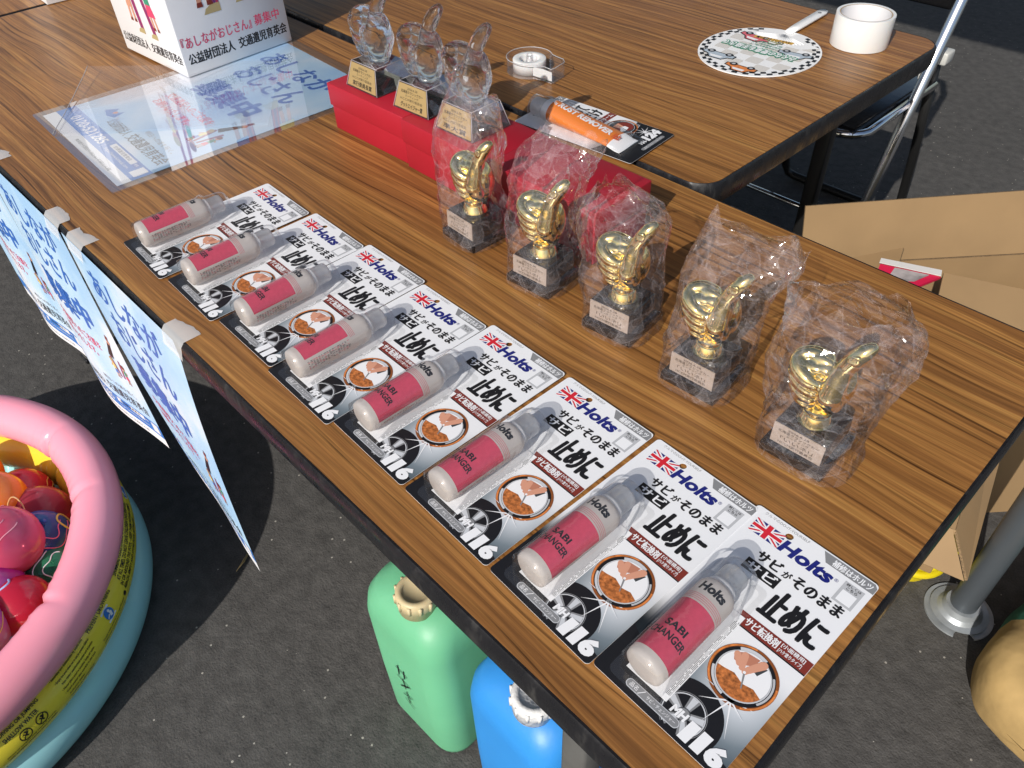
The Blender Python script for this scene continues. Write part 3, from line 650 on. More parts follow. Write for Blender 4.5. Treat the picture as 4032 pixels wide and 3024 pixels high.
def bag_mesh(name, prof, seed, amp=0.006, twist=0.0):
    """A crumpled film bag: rings (z, cx, cy, ax, ay) from the table up to the open mouth, creased everywhere."""
    nr = 44; na = 54; V = []; F = []; sd = seed * 17.3; rnd = random.Random(seed)
    def at(t):
        x = t * (len(prof) - 1); i = min(int(x), len(prof) - 2); f_ = x - i; f_ = f_ * f_ * (3 - 2 * f_)
        return [prof[i][k] + (prof[i + 1][k] - prof[i][k]) * f_ for k in range(5)]
    for i in range(nr + 1):
        t = i / nr; z, cx, cy, ax, ay = at(t)
        for j in range(na):
            a = 2 * math.pi * j / na + twist * t; e = 0.62 if t < .35 else 0.78
            x = math.copysign(abs(math.cos(a)) ** e, math.cos(a)) * ax; y = math.copysign(abs(math.sin(a)) ** e, math.sin(a)) * ay
            p = Vector((x, y, z * 1.0))
            q = Vector((p.x * 22 + sd, p.y * 22, z * 20 + sd)); r1 = 1 - abs(noise.noise(q)) * 2.6; r2 = rnd.uniform(-1, 1)
            q3 = q * 2.3 + Vector((3, 1, 7)); d = ((r1 - .4) * .60 + (.5 - abs(noise.noise(q3)) * 1.6) * .30 + r2 * .03) * amp * (0.25 + 1.1 * min(1, t * 1.6))
            n_ = Vector((x / max(ax, 1e-4), y / max(ay, 1e-4), 0)).normalized(); tg = Vector((-n_.y, n_.x, 0))
            p = p + n_ * d + tg * (rnd.uniform(-1, 1) * ax * .03)
            if t > .90: p.z += (noise.noise(Vector((math.cos(a) * 1.6, math.sin(a) * 1.6, sd))) * .022) * (t - .9) * 10
            V.append(Vector((p.x * mm * 1000 + cx, p.y + cy, max(p.z, .0012))))
    for i in range(nr):
        for j in range(na):
            q = [i * na + j, i * na + (j + 1) % na, (i + 1) * na + (j + 1) % na, (i + 1) * na + j]
            F += [[q[0], q[1], q[2]], [q[0], q[2], q[3]]] if (i + j) % 2 else [[q[0], q[1], q[3]], [q[1], q[2], q[3]]]
    me = bpy.data.meshes.new(name); me.from_pydata(V, [], F); me.materials.append(BAG); me.update(); return me

TROPHIES = [(-.578, .342, -3, 'gold thumb trophy in a clear bag, standing right against the red gift boxes'), (-.460, .335, 5, 'gold thumb trophy in a clear bag whose top flops over the red box edge'),
            (-.348, .334, 6, 'middle gold thumb trophy, its domed clear bag closed at the top'), (-.240, .326, 3, 'gold thumb trophy in a tall clear bag with a wide flat open mouth'), (-.124, .315, 2, 'gold thumb trophy nearest the table end in a puffy crumpled bag')]
BAGS = [ # z, cx, cy, half width x, half depth y
 [(.001, 0, 0, .035, .035), (.02, 0, 0, .034, .034), (.05, -.004, 0, .037, .034), (.09, -.006, .001, .040, .033), (.125, -.006, .003, .041, .030), (.15, -.002, .006, .042, .022), (.170, .004, .010, .038, .010)],
 [(.001, 0, 0, .037, .036), (.02, 0, 0, .035, .035), (.05, -.002, 0, .035, .035), (.09, -.003, 0, .037, .034), (.120, 0, .004, .039, .030), (.142, .006, .014, .041, .022), (.160, .014, .028, .040, .009)],
 [(.001, 0, 0, .038, .036), (.02, 0, 0, .036, .036), (.05, -.004, 0, .037, .036), (.09, -.007, 0, .040, .036), (.118, -.008, .002, .041, .034), (.136, -.012, .002, .035, .027), (.147, -.018, 0, .018, .012)],
 [(.001, 0, 0, .039, .037), (.02, 0, 0, .036, .036), (.05, 0, .002, .037, .037), (.09, 0, .004, .039, .036), (.118, .005, .008, .042, .030), (.140, .012, .014, .045, .018), (.158, .018, .020, .047, .005)],
 [(.001, .003, 0, .042, .039), (.02, .001, 0, .039, .039), (.05, 0, .002, .041, .041), (.09, .001, .003, .047, .043), (.114, .003, .005, .051, .043), (.134, .002, .007, .048, .036), (.150, -.008, .010, .040, .016)]]
tp = None
for i, (x, y, rz, lab) in enumerate(TROPHIES):
    if tp is None: tp = o = make_trophy(lab)
    else: o = dup(tp, (0, 0, 0), 0, lab)
    o.location = (x, y, TZ + .0006); o.rotation_euler = (0, 0, math.radians(rz))
    o['_bag'] = i
for o in [x for x in COL.objects if '_bag' in x.keys()]:
    i = o['_bag']; del o['_bag']
    obj('plastic_bag', bag_mesh('bag_film', BAGS[i], i + 1, (.0075, .0085, .0075, .0075, .0105)[i], (0.1, -.1, .15, .05, .2)[i]), o)

# ------------------------------------------------------------------ red gift boxes
REDB = M('red_gift_paper', (0.37, 0.010, 0.024), 0.5, bump=(900, 0.12, 0.0005), var=(14, 0.05))
def make_giftbox(label, x, y, rz):
    t = thing('gift_box', label, 'gift box', (x, y, TZ), rz, 'red lidded gift boxes in a row')
    b = MB(); b.box((.002, .002, .0005), (.1655, .095, .060), REDB, .0012); b.build('box_body', t)
    l = MB(); l.box((0, 0, .036), (.1675, .097, .068), REDB, .0012); l.build('lid', t)
    return t
make_giftbox('red lidded gift box touching the charity poster', -.939, .389, math.radians(1.0))
make_giftbox('red lidded gift box in the middle of its row of three', -.7705, .388, math.radians(-.6))
make_giftbox('red lidded gift box at the end behind the bagged trophies', -.6020, .386, math.radians(.6))

# ------------------------------------------------------------------ crystal trophies
BLOCK = clear('crystal_block', tint=(0.97, 0.975, 0.98), haze=0.02, blend=0.32, gmin=0.15, gmax=0.85, rough=0.012)
def crystal():
    m, nt, n, l, p = _new('crystal_glass'); p.inputs['Base Color'].default_value = (.985, .99, .99, 1); p.inputs['Roughness'].default_value = .012; p.inputs['Transmission Weight'].default_value = 1; p.inputs['IOR'].default_value = 1.48
    tr = n.new('ShaderNodeBsdfTransparent'); mx = n.new('ShaderNodeMixShader'); mx.inputs[0].default_value = .20
    tc = n.new('ShaderNodeTexCoord'); t_ = n.new('ShaderNodeTexNoise'); t_.inputs['Scale'].default_value = 75; t_.inputs['Detail'].default_value = 1.5; l.new(tc.outputs['Object'], t_.inputs['Vector'])
    b_ = n.new('ShaderNodeBump'); b_.inputs['Strength'].default_value = .55; b_.inputs['Distance'].default_value = .003; l.new(t_.outputs[0], b_.inputs['Height']); l.new(b_.outputs[0], p.inputs['Normal'])
    l.new(p.outputs[0], mx.inputs[1]); l.new(tr.outputs[0], mx.inputs[2]); l.new(mx.outputs[0], n['Material Output'].inputs[0]); return m
CRYS = crystal(); EDGE = milky('crystal_edge_glint', (.85, .80, .82), .3, .45); BLKGL = M('black_glass', (0.004, 0.012, 0.012), 0.06); BRASS = M('pale_gold_plate', (0.60, 0.43, 0.19), 0.40, metal=0.55)
def make_crystal(label, award, x, y, rz):
    t = thing('crystal_trophy', label, 'trophy', (x, y, TZ + .0685), rz, 'crystal thumb trophies on the red boxes')
    def fr(z0, w0, d0, z1, w1, d1, m_, cy0=0.0, cy1=0.0):
        b = MB(); b.loft([[Vector((sx * w * mm, cy * mm + sy * d * mm, z * mm)) for sx, sy in ((-1, -1), (1, -1), (1, 1), (-1, 1))] for z, w, d, cy in ((z0, w0, d0, cy0), (z1, w1, d1, cy1))], m_, smooth=False); return b
    b = fr(.3, 34, 33, 34, 26, 24, BLOCK); b.build('crystal_base', t)
    b = MB(); lo = [Vector((x * 34 * mm, y * 33 * mm, .9 * mm)) for x, y in ((-1, -1), (1, -1), (1, 1), (-1, 1))]; hi = [Vector((x * 26 * mm, y * 24 * mm, 33.9 * mm)) for x, y in ((-1, -1), (1, -1), (1, 1), (-1, 1))]
    b.tube(hi, .55 * mm, EDGE, 6, closed=True); [b.tube([p, q], .5 * mm, EDGE, 6) for p, q in zip(lo, hi)]; b.build('edge_glint', t)  # pale rods stand in for light caught along the block's edges
    k = fr(1.0, 32.4, 16, 15, 29.6, 13.5, BLKGL, -13.5, -11.5); k.build('black_core', t)
    # gold plate lies on the sloping front
    n_ = Vector((0, -34, -9)).normalized()
    p = MB(); w0, w1 = 31.5, 25.2; z0, z1 = 2.5, 32.5
    yf = lambda z: -33 + 9 * (z - .3) / 33.7 - .35
    p.add([(-w0 * mm, yf(z0) * mm, z0 * mm), (w0 * mm, yf(z0) * mm, z0 * mm), (w1 * mm, yf(z1) * mm, z1 * mm), (-w1 * mm, yf(z1) * mm, z1 * mm), (-w0 * mm, (yf(z0) + .3) * mm, z0 * mm), (w0 * mm, (yf(z0) + .3) * mm, z0 * mm), (w1 * mm, (yf(z1) + .3) * mm, z1 * mm), (-w1 * mm, (yf(z1) + .3) * mm, z1 * mm)],
          [[0, 1, 2, 3], [4, 7, 6, 5], [0, 4, 5, 1], [2, 6, 7, 3], [0, 3, 7, 4], [1, 5, 6, 2]], BRASS)
    pl = p.build('plaque', t)
    a = Art()
    for s_, x0, x1, y0, y1, bd in (('2026.6.28', -9, 10, 26.6, 29.2, .0), ('北海道クラシックカー', -21, 21, 21.8, 25.6, .015), ('ミーティング', -12, 13, 17.6, 21, .0), ('H.C.C.M実行委員会', -21, 21, 13, 16.6, .0), (award, -20, 22, 4.8, 11, .03)):
        a.text(s_, x0, y0, x1, y1, K, 1, bd)
    a.build('engraved_text', pl, fn=lambda u, v, h: (u, yf(v * 1000) * mm - h - .00005, v))
    c = MB(); c.lathe([(0, 34.2 * mm), (12.5 * mm, 34.2 * mm), (12.5 * mm, 38 * mm), (11 * mm, 39 * mm), (0, 39 * mm)], BLOCK, 32, off=(2 * mm, 1 * mm, 0)); c.build('collar', t)
    hm = HAND_CUT.copy(); hm.materials.clear(); hm.materials.append(CRYS)
    h = obj('thumb_hand', hm, t, loc=(0, 0, 38 * mm)); h.scale = (1.25, 1.1, 1.22)
    return t
make_crystal('clear crystal thumb trophy standing nearest the charity box', '実行委員長賞', -.876, .437, math.radians(1))
make_crystal('middle clear crystal thumb trophy on the red gift boxes', 'グットエイジャー賞', -.774, .440, math.radians(3))
make_crystal('clear crystal thumb trophy half behind a plastic bag', '準大賞', -.684, .437, math.radians(1))

# ------------------------------------------------------------------ charity box and its neighbour
WHITEBOARD = M('white_paperboard', (0.76, 0.77, 0.79), 0.55, bump=(12, 0.25, 0.004))
def child(a, x, y, s, hair, shirt, low, skirt, L=2, lean=0):
    """A plain small printed child: hair, face, top, shorts or skirt, legs and shoes."""
    P = lambda u, v: (x + u * s + lean * v * s, y + v * s)
    a.line(P(-2, 0), P(-1.6, 12), 2.0 * s, SKIN, L); a.line(P(2.4, 0), P(1.6, 12), 2.0 * s, SKIN, L)
    a.poly([P(-3.4, 0), P(-.6, 0), P(-.8, 1.8), P(-3, 1.8)], BRN, L + 1); a.poly([P(1.2, 0), P(4, 0), P(3.4, 1.8), P(1.4, 1.8)], BRN, L + 1)
    a.poly([P(-4.4 if skirt else -3.2, 8), P(4.4 if skirt else 3.2, 8), P(2.6, 16), P(-2.6, 16)], low, L + 1)
    a.poly([P(-3, 15), P(3, 15), P(3.2, 24), P(1.2, 25), P(-1.2, 25), P(-3.2, 24)], shirt, L + 2)
    a.line(P(-2.8, 23), P(-6, 18), 1.7 * s, SKIN, L + 3); a.line(P(2.8, 23), P(6.4, 21), 1.7 * s, SKIN, L + 3)
    a.poly(circ(*P(0, 29), 3.9 * s, 4.2 * s, 18), SKIN, L + 3); a.poly(circ(*P(-.2, 31.2), 4.3 * s, 3.3 * s, 18), hair, L + 4)
    for dx in (-1.2, 1.3): a.poly(circ(*P(dx, 28.6), .42 * s, n=8), K, L + 5)
    a.line(P(-.8, 26.7), P(.9, 26.7), .4 * s, RED, L + 5)
def stripes(a, x, y, w, h, lean, L=2):
    """A tall striped trouser leg with a brown shoe."""
    a.poly([(x, y), (x + w, y), (x + w + lean, y + h), (x + lean, y + h)], PURP, L)
    for i in range(3): a.line((x + w * (.2 + .3 * i), y), (x + lean + w * (.2 + .3 * i), y + h), w * .09, NAVY if i % 2 else RED, L + 1)
    a.poly([(x - w * .9, y - w * .55), (x + w * 1.05, y - w * .55), (x + w * 1.05, y + w * .25), (x + w * .1, y + w * .3), (x - w * .6, y - w * .05)], TANI, L + 2)
BOXW = .207; bh = .44
t = thing('charity_box', 'tall white paper charity box with printed children on its sides', 'box', (-1.471, .314, TZ + .0035), math.radians(3.2))
b = MB(); b.box((0, 0, 0), (BOXW, BOXW, bh), WHITEBOARD, .0015); cb = b.build('box_body', t)
a = Art(); a.text('公益財団法人', 8, 18, 96, 34, K, 2, .03); a.text('交通遺児育英会', 104, 18, 203, 34, K, 2, .03)
stripes(a, 88, 52, 11, 180, -14); stripes(a, 128, 50, 11, 180, -34); child(a, 72, 62, 2.9, TANI, YEL, SKIN, False, 6, .05); child(a, 146, 60, 2.7, BRN, GRN, PINK, True, 6, -.12)
a.build('front_print', cb, fn=lambda u, v, h: (u, -h - .0001, v))
a = Art(); a.text('公益財団法人', 9, 17, 96, 34, K, 2, .03); a.text('交通遺児育英会', 104, 17, 201, 34, K, 2, .03); a.text('『あしながおじさん』', 4, 42, 136, 60, PINK, 2, .015); a.text('募集中', 142, 43, 192, 60, PINK, 2, .015)
stripes(a, 72, 92, 16, 200, 6); stripes(a, 132, 96, 16, 200, -20); child(a, 62, 96, 4.0, TANI, YEL, BLUEL, False, 6); child(a, 158, 102, 3.8, BRN, GRN, YEL, True, 6)
a.build('side_print', cb, fn=lambda u, v, h: (BOXW + h + .0001, u, v))
t = thing('paper_box', 'white paper box with its corner on the table beyond the black gap', 'box', (-2.030, .318, TZ + .0006), math.radians(-3))
b = MB(); b.box((0, 0, 0), (.202, .205, .40), WHITEBOARD, .0015); pb = b.build('box_body', t)
b = MB(); b.box((.150, -.0006, .002), (.153, -.0001, .39), LGRY); b.build('fold_line', pb)

# ------------------------------------------------------------------ charity posters
def poster_art():
    """The printing in four pieces: headline, appeal, figures with emblem, and the contact lines."""
    a = Art(.05); out = [('headline_text', a)]
    a.text('あしなが', 42, 345, 238, 392, BLUE, 1, .03, -.03); a.text('おじさん', 62, 284, 236, 334, BLUE, 1, .03, -.03); a.text('募集中', 66, 208, 232, 262, BLUE, 1, .06)
    a = Art(.05); out.append(('appeal_text', a))
    a.text('交通遺児へのご支援を', 68, 167, 216, 184, PINK, 1, .02); a.text('お願いいたします。', 72, 143, 190, 159, PINK, 1, .02)
    a = Art(.05); out.append(('figure_print', a))       # a plain little man in black with two children
    a.line((248, 132), (240, 172), 5, PURP, 1); a.line((256, 132), (262, 172), 5, PURP, 1); a.line((244, 172), (258, 205), 13, K, 2, 8); a.poly(circ(260, 208, 4.5, n=14), SKIN, 3); a.line((259, 212), (262, 222), 7, BRN, 3)
    child(a, 238, 126, 1.25, TANI, YEL, BLUEL, False, 4); child(a, 268, 126, 1.2, BRN, GRN, PINK, True, 4)
    a = Art(.05); out.append(('emblem_print', a))
    a.poly([(50, 78), (62, 96), (72, 84), (80, 98), (88, 78), (70, 72)], BLUEL, 1); a.poly(circ(72, 86, 4, n=14), ORG, 2)
    a = Art(.05); out.append(('contact_text', a))
    a.text('明日への道を拓く。', 170, 90, 262, 99, GRY, 1); a.text('公益財団法人', 92, 62, 158, 80, DGRY, 1, .01); a.text('交通遺児育英会', 164, 62, 282, 83, DGRY, 1, .015)
    a.text('0120-521285', 38, 27, 158, 44, WH, 1, .02); a.line((166, 24), (166, 46), .5, WH, 1); a.poly(rrect(174, 37, 252, 47, 1), WH, 1); a.text('交通遺児育英会', 182, 39, 240, 45, DGRY, 2, .01)
    a.poly(rrect(252.5, 37, 266, 47, 1), BLUE, 1); a.text('検索', 254.5, 39.5, 264, 44.5, WH, 2); a.text('https://www.kotsuiji.com', 176, 26, 258, 33, WH, 1)
    a.rect(271, 26, 290, 47, WH, 1)
    a = Art(.05); out.append(('address_text', a)); a.text('東京都千代田区平河町2-6-1 平河町ビル3階', 118, 7, 246, 12.5, DGRY, 1)
    return out
def poster_sheet(fn, skymat, nx=26, ny=42):
    b = MB(); Wp, Hp = .297, .420
    vs = sorted(set([i / ny * Hp for i in range(ny + 1)] + [.020, .050]))
    for k in range(len(vs) - 1):
        mid = (vs[k] + vs[k + 1]) / 2; m_ = PAPER if mid < .020 else BLUEL if mid < .050 else skymat
        o = [fn(i / nx * Wp, vs[k], 0) for i in range(nx + 1)] + [fn(i / nx * Wp, vs[k + 1], 0) for i in range(nx + 1)]
        b.add(o, [[i, i + 1, nx + 2 + i, nx + 1 + i] for i in range(nx)], m_, True)
    return b
# the one lying on the table, in its clear sleeve
t = thing('poster', 'sky blue charity poster lying flat in a clear sleeve on the table', 'poster', (-1.309, .103, TZ + .0016), math.radians(-2.6), 'sky blue charity posters')
flat = lambda u, v, h: (u, v, h)
poster_sheet(flat, sky_print_material('poster_sky_flat', .3, .1), 4, 12).build('paper_sheet', t, fix=False, merge=True)
for nm, a in poster_art(): a.build(nm, t, fn=lambda u, v, h: (u, v, h + .0001))
b = MB(); q_ = rrect(-.013, -.012, .313, .437, .004, 3); [b.add([(x, y, z_) for x, y in q_], [list(range(len(q_)))], CLEARSHEET) for z_ in (-.0009, .0013)]; b.build('clear_sleeve', t)
# loose clear sleeve on top, one corner lifted
t = thing('clear_sleeve', 'loose clear plastic sleeve lying askew over the flat poster', 'plastic sleeve', (0, 0, TZ + .0046), 0)
cn = [Vector((-1.225, .088, 0)), Vector((-1.020, .325, 0)), Vector((-1.215, .470, 0)), Vector((-1.412, .222, 0))]
b = MB(); V = []; F = []; nn = 22
for i in range(nn + 1):
    for j in range(nn + 1):
        s_, q = i / nn, j / nn; p = (cn[0] * (1 - s_) + cn[1] * s_) * (1 - q) + (cn[3] * (1 - s_) + cn[2] * s_) * q
        p.z = .0002 + .010 * q * q * (1 - s_) ** 2 + .0035 * math.sin(q * math.pi) * math.sin(s_ * math.pi) + .0012 * noise.noise(Vector((s_ * 4, q * 4, 3)))
        V.append(p)
for i in range(nn):
    for j in range(nn): F.append([i * (nn + 1) + j, (i + 1) * (nn + 1) + j, (i + 1) * (nn + 1) + j + 1, i * (nn + 1) + j + 1])
b.add(V, F, CLEARSHEET, True)
b.tube([V[j] + Vector((0, 0, .0006)) for j in range(nn + 1)], .0007, M('sleeve_weld', (.8, .8, .82), .25, trans=.6), 6)
b.build('film', t, fix=False)

# three posters taped to the front edge
def hang(x0, yf):
    return lambda u, v, h: (x0 + u, yf(u / .297, (.42 - v) / .42) - h, TZ - .004 - (.42 - v) * .995)
def ya(s_, w): return -.0062 - .010 * math.sin(math.pi * s_) * w - .004 * (1 - s_) * w + .003 * w * math.sin(s_ * 9)
def yb(s_, w): return -.0062 - .013 * math.sin(math.pi * s_ ** .9) * min(1, w * 1.3) - .004 * (1 - s_) * w + .002 * w * s_ + .002 * w * math.sin(s_ * 8 + 1)
def yc(s_, w):
    left = -.0062 + .019 * w ** 2.2; rgt = min(-.0058, -.003 - .0195 * (1 - math.exp(-2.6 * w))); return left + (rgt - left) * s_ - .0012 * math.sin(s_ * 9) * w - .004 * math.sin(math.pi * s_) * w * (1 - w)
def tape(parent, x, w, d, seed):
    """A torn strip of cloudy tape from the table top down over the lip."""
    rnd = random.Random(seed); n = 8; V = []
    for i in range(n + 1):
        u = x + w * (i / n) - w / 2; V.append(Vector((u, d * (.92 + .22 * rnd.random()) + d * .25 * math.sin(i * .5 + seed), TZ + .0006)))
    for y, z in ((-.0015, TZ + .0008), (-.0058, TZ - .004), (-.0095, TZ - .020)): V += [Vector((x + w * (i / n) - w / 2, y, z)) for i in range(n + 1)]
    F = [[r * (n + 1) + i, r * (n + 1) + i + 1, (r + 1) * (n + 1) + i + 1, (r + 1) * (n + 1) + i] for r in range(3) for i in range(n)]
    b = MB(); b.add(V, F, TAPE, True); return b.build('tape_strip', parent)
for k, (x0, yf, lab, tapes, sx) in enumerate(((-1.583, ya, 'sky blue charity poster hanging from the table edge, farthest from the pool', ((-1.205 - .09, .030, .016),), .9),
        (-1.276, yb, 'sky blue charity poster hanging over the front edge between two others', ((-1.232, .040, .018), (-1.000, .046, .013)), 2.2),
        (-.966, yc, 'sky blue charity poster hanging twisted, its lower corner blown under the table', ((-.928, .046, .015), (-.672, .044, .015)), 3.7))):
    t = thing('poster', lab, 'poster', (0, 0, 0), 0, 'sky blue charity posters'); fn = hang(x0, yf)
    poster_sheet(fn, sky_print_material('poster_sky_hung', sx, .4)).build('paper_sheet', t, fix=False, merge=True)
    for nm, a in poster_art(): a.build(nm, t, fn=lambda u, v, h: fn(u, v, h + .0002))
    for j, (x, w, d) in enumerate(tapes): tape(t, x, w, d, k * 5 + j)

# ------------------------------------------------------------------ things on the rear table
# round fan
T2 = TZ + .0022
t = thing('hand_fan', 'white round plastic fan with chequered rim and small printed cars', 'fan', (-.637, 1.030, T2), math.radians(3))
FANW = M('fan_white_plastic', (0.80, 0.81, 0.82), 0.35)
b = MB(); b.prism([(x * mm, y * mm) for x, y in circ(0, 0, 97, 108, 56)], .0006, .0022, FANW); disc = b.build('fan_leaf', t)
b = MB(); b.prism([(x * mm, y * mm) for x, y in [(-6, 94), (6, 94), (8.5, 126), (9, 215), (7, 226), (0, 230), (-7, 226), (-9, 215), (-8.5, 126)]], .0026, .0066, FANW, True)
b.lathe([(0, .0067), (.0034, .0067), (.0034, .0071), (0, .0071)], GRY, 16, off=(0, .207, 0)); hd = b.build('handle', t)
b = MB()
for k in range(-8, 9):
    an = math.radians(-90 + k * 7.5); b.tube([(0, .086, .0030), (.052 * math.cos(an), .086 + .040 * math.sin(an), .0027)], .0007, FANW, 5)
b.build('spoke_ribs', disc)
a = Art(.12)
for k in range(64):
    a0 = k * 360 / 64
    if 62 < a0 < 118: continue
    for q in range(2):
        if (k + q) % 2 == 0: a.ring(0, 0, 82 + q * 6, 88 + q * 6, K, 2, 2, a0, a0 + 360 / 64, 108 / 97)
for gx in range(-3, 3):
    for gy in range(-3, 3):
        if (gx + gy) % 2 == 0: a.poly(rrect(gx * 24 + 2, gy * 24 - 4, gx * 24 + 26, gy * 24 + 20, 3), M('ink_pale_check', (.62, .60, .57), .4), 1)
a.poly([(-50, 42), (50, 42), (74, 66), (0, 92), (-74, 66)], FANW, 3)
def toy_car(a, x, y, w, col, rot, L=5):
    c, s_ = math.cos(math.radians(rot)), math.sin(math.radians(rot)); P = lambda u, v: (x + (u * c - v * s_) * w, y + (u * s_ + v * c) * w)
    a.poly([P(-.54, .06), P(.54, .04), P(.54, .25), P(.30, .33), P(.16, .52), P(-.26, .52), P(-.38, .32), P(-.54, .29)], K, L); a.poly([P(-.5, .1), P(.5, .08), P(.5, .22), P(.28, .3), P(.14, .48), P(-.24, .48), P(-.36, .29), P(-.5, .26)], col, L + 1)
    a.poly([P(-.22, .31), P(.22, .31), P(.12, .44), P(-.2, .44)], WH, L + 2)
    for u in (-.3, .3): a.poly(circ(*P(u, .08), .12 * w, n=16), K, L + 3); a.poly(circ(*P(u, .08), .06 * w, n=12), LGRY, L + 4)
PALEB = M('ink_pale_blue', (.40, .47, .54), .4); OLIVE = M('ink_olive', (.33, .33, .19), .4); CORAL = M('ink_coral', (.62, .13, .16), .4)
toy_car(a, -34, 58, 56, CORAL, 172); toy_car(a, 0, 52, 32, OLIVE, 180); toy_car(a, 52, 30, 54, PALEB, 188); toy_car(a, -44, -44, 56, PALEB, 180); toy_car(a, 12, -70, 52, ORG, 180)
a.poly([(-38, 44), (30, 52), (30, 62), (-38, 54)], M('ink_mustard', (.62, .36, .06), .4), 9); a.text('みんなでつくる旧車の輪', -34, 48, 26, 57, K, 10, .02, rot=187)
a.text('みんなの愛車を手描きで', -68, -14, 68, 8, GRN, 11, .11, rot=180); a.text('みんなの愛車を手描きで', -66, -12, 66, 6, WH, 13, .035, rot=180)
for i in range(3): a.text(('大切な愛車を描いて', '旧車の祭典を楽しもう', '思い出を残そう')[i], -28, 14 + i * 8, 24, 19 + i * 8, GRN, 11, .02, rot=180)
a.build('fan_print', disc, loc=(0, 0, .0023))
# big roll of packing tape
t = thing('tape_roll', 'wide white roll of packing tape standing on its side at the table corner', 'tape roll', (-.535, 1.168, T2), 0)
TAPEW = M('packing_tape_white', (0.74, 0.74, 0.73), 0.22, bump=(30, 0.25, 0.002), sss=.2); CORE = M('cardboard_core', (0.40, 0.30, 0.20), 0.7); COREW = M('core_white', (0.72, 0.72, 0.74), 0.5)
b = MB(); b.lathe([(.0415, .0006), (.0462, .0006), (.0465, .002), (.0465, .0485), (.0462, .0498), (.0415, .0498), (.0415, .0006)], TAPEW, 56); sharp(b.build('wound_tape', t), 40)
b = MB(); b.lathe([(.0396, .0010), (.0414, .0010), (.0414, .0494), (.0396, .0494), (.0396, .0010)], CORE, 56); b.lathe([(.0395, .0011), (.0395, .0492)], COREW, 56, caps=False); sharp(b.build('core', t, fix=False), 40)
# small clear dispenser with a roll of white tape
t = thing('tape_dispenser', 'small clear tape dispenser with a white roll inside', 'tape dispenser', (-.868, .722, T2), math.radians(10))
b = MB(); out = circ(0, 0, 37, n=40, a0=40, a1=318) + [(34, -25), (46, -24), (60, -27), (62, -20), (62, 8), (54, 17), (40, 20)]
b.prism([(x * mm, y * mm) for x, y in out], .0006, .0016, CLEARSHEET)
rim = out; n = len(rim); V = [(x * mm, y * mm, .0017) for x, y in rim] + [(x * mm, y * mm, .024) for x, y in rim]
b.add(V, [[i, (i + 1) % n, n + (i + 1) % n, n + i] for i in range(n)], CLEARSHEET, True); b.tube([(x * mm, y * mm, .024) for x, y in rim], .0006, M('clear_rim', (.85, .85, .88), .15, trans=.5), 6, closed=True); b.build('clear_case', t, fix=False)
b = MB(); b.lathe([(.016, .002), (.027, .002), (.027, .020), (.0262, .0208), (.0168, .0208), (.016, .020), (.016, .002)], TAPEW, 44); b.build('roll', t)
b = MB(); b.lathe([(.0066, .0017), (.0066, .026), (.0050, .026), (.0050, .0017), (.0066, .0017)], CLEARSHEET, 20); b.build('hub', t, fix=False)
b = MB(); b.add([(.020, -.019, .003), (.058, -.022, .003), (.058, -.022, .017), (.040, -.020, .018), (.020, -.019, .017)], [[0, 1, 2, 3, 4]], TAPEW); b.build('tape_end', t)

# rust remover tube on its card
t = thing('blister_pack', 'blister pack of an orange rust remover tube lying across the two tables', 'blister pack', (-.548, .590, TZ + .0052), math.radians(94.5))
cb2 = card_board(CW, 205, CARD_BASE); card = cb2.build('backing_card', t)
a = Art()
a.poly([(.4, 3), (3, .4), (103, .4), (105.6, 3), (105.6, 62), (60, 50), (.4, 66)], K, 1); a.poly([(30, 195.5), (103, 204.5), (105.6, 202), (105.6, 192), (30, 192)], GRY, 2); a.text('補修はホルツ', 62, 193.5, 102, 202, WH, 4, .03)
a.rect(84, 168, 103, 188, LGRY, 2); a.rect(86.5, 170, 100, 181, WH, 3); a.text('s', 66, 172, 76, 184, NAVY, 3, .06)
a.text('って', 74, 140, 98, 162, K, 3, .05); a.text('塗', 56, 142, 72, 162, K, 3, .03); a.text('だけ', 66, 116, 102, 137, K, 3, .055); a.rect(50, 98, 105.6, 111, BRN, 2); a.text('取りクリーム', 56, 100.5, 102, 109, WH, 4, .03)
picture_disc(a, 78, 70, 23, 1); sparkle(a, 86, 36, 26, WH, 5, 9, 4)
for i in range(5): a.line((60, 42 + i * 2.2), (100, 54 + i * 2.2), .8, SILV, 3)
a.text('MH-', 52, 17, 66, 24, WH, 9, .05, .1); a.text('124', 67, 16, 101, 32, WH, 9, .07, .1); a.poly(rrect(40, 6, 92, 12, 3), GRY, 6); a.text('品名 / ラスト・リムーバー', 46, 7.4, 88, 10.8, WH, 7)
a.build('printed_artwork', card, loc=(0, 0, .53 * mm))
ORT = M('orange_tube', (0.74, 0.20, 0.025), 0.35); rings = []
def tube_ring(v, w, h, n=28): return [Vector(((34 + w * math.cos(2 * math.pi * k / n)) * mm, v * mm, (1.2 + h + h * math.sin(2 * math.pi * k / n)) * mm)) for k in range(n)]
b = MB(); b.loft([tube_ring(v, w, h) for v, w, h in ((48, 22.4, 4.6), (80, 21.41, 7.48), (130, 19.87, 11.98), (158, 19, 14.5))], ORT, cap0=False, cap1=False)
b.loft([tube_ring(v, w, h) for v, w, h in ((27, 23.2, 1.0), (34, 23.2, 1.4), (48, 22.5, 4.6))], WH, cap1=False); b.loft([tube_ring(v, w, h) for v, w, h in ((158, 19.0, 14.5), (168, 18.6, 14.8), (172, 14, 13))], WH, cap0=False); tb = b.build('orange_tube', t)
b = MB(); b.lathe([(0, 172 * mm), (13 * mm, 172 * mm), (13.4 * mm, 176 * mm), (13.0 * mm, 192 * mm), (11.6 * mm, 194 * mm), (0, 194 * mm)], CAPM, 32, 'Y', off=(34 * mm, 0, 14.6 * mm)); b.build('cap', tb)
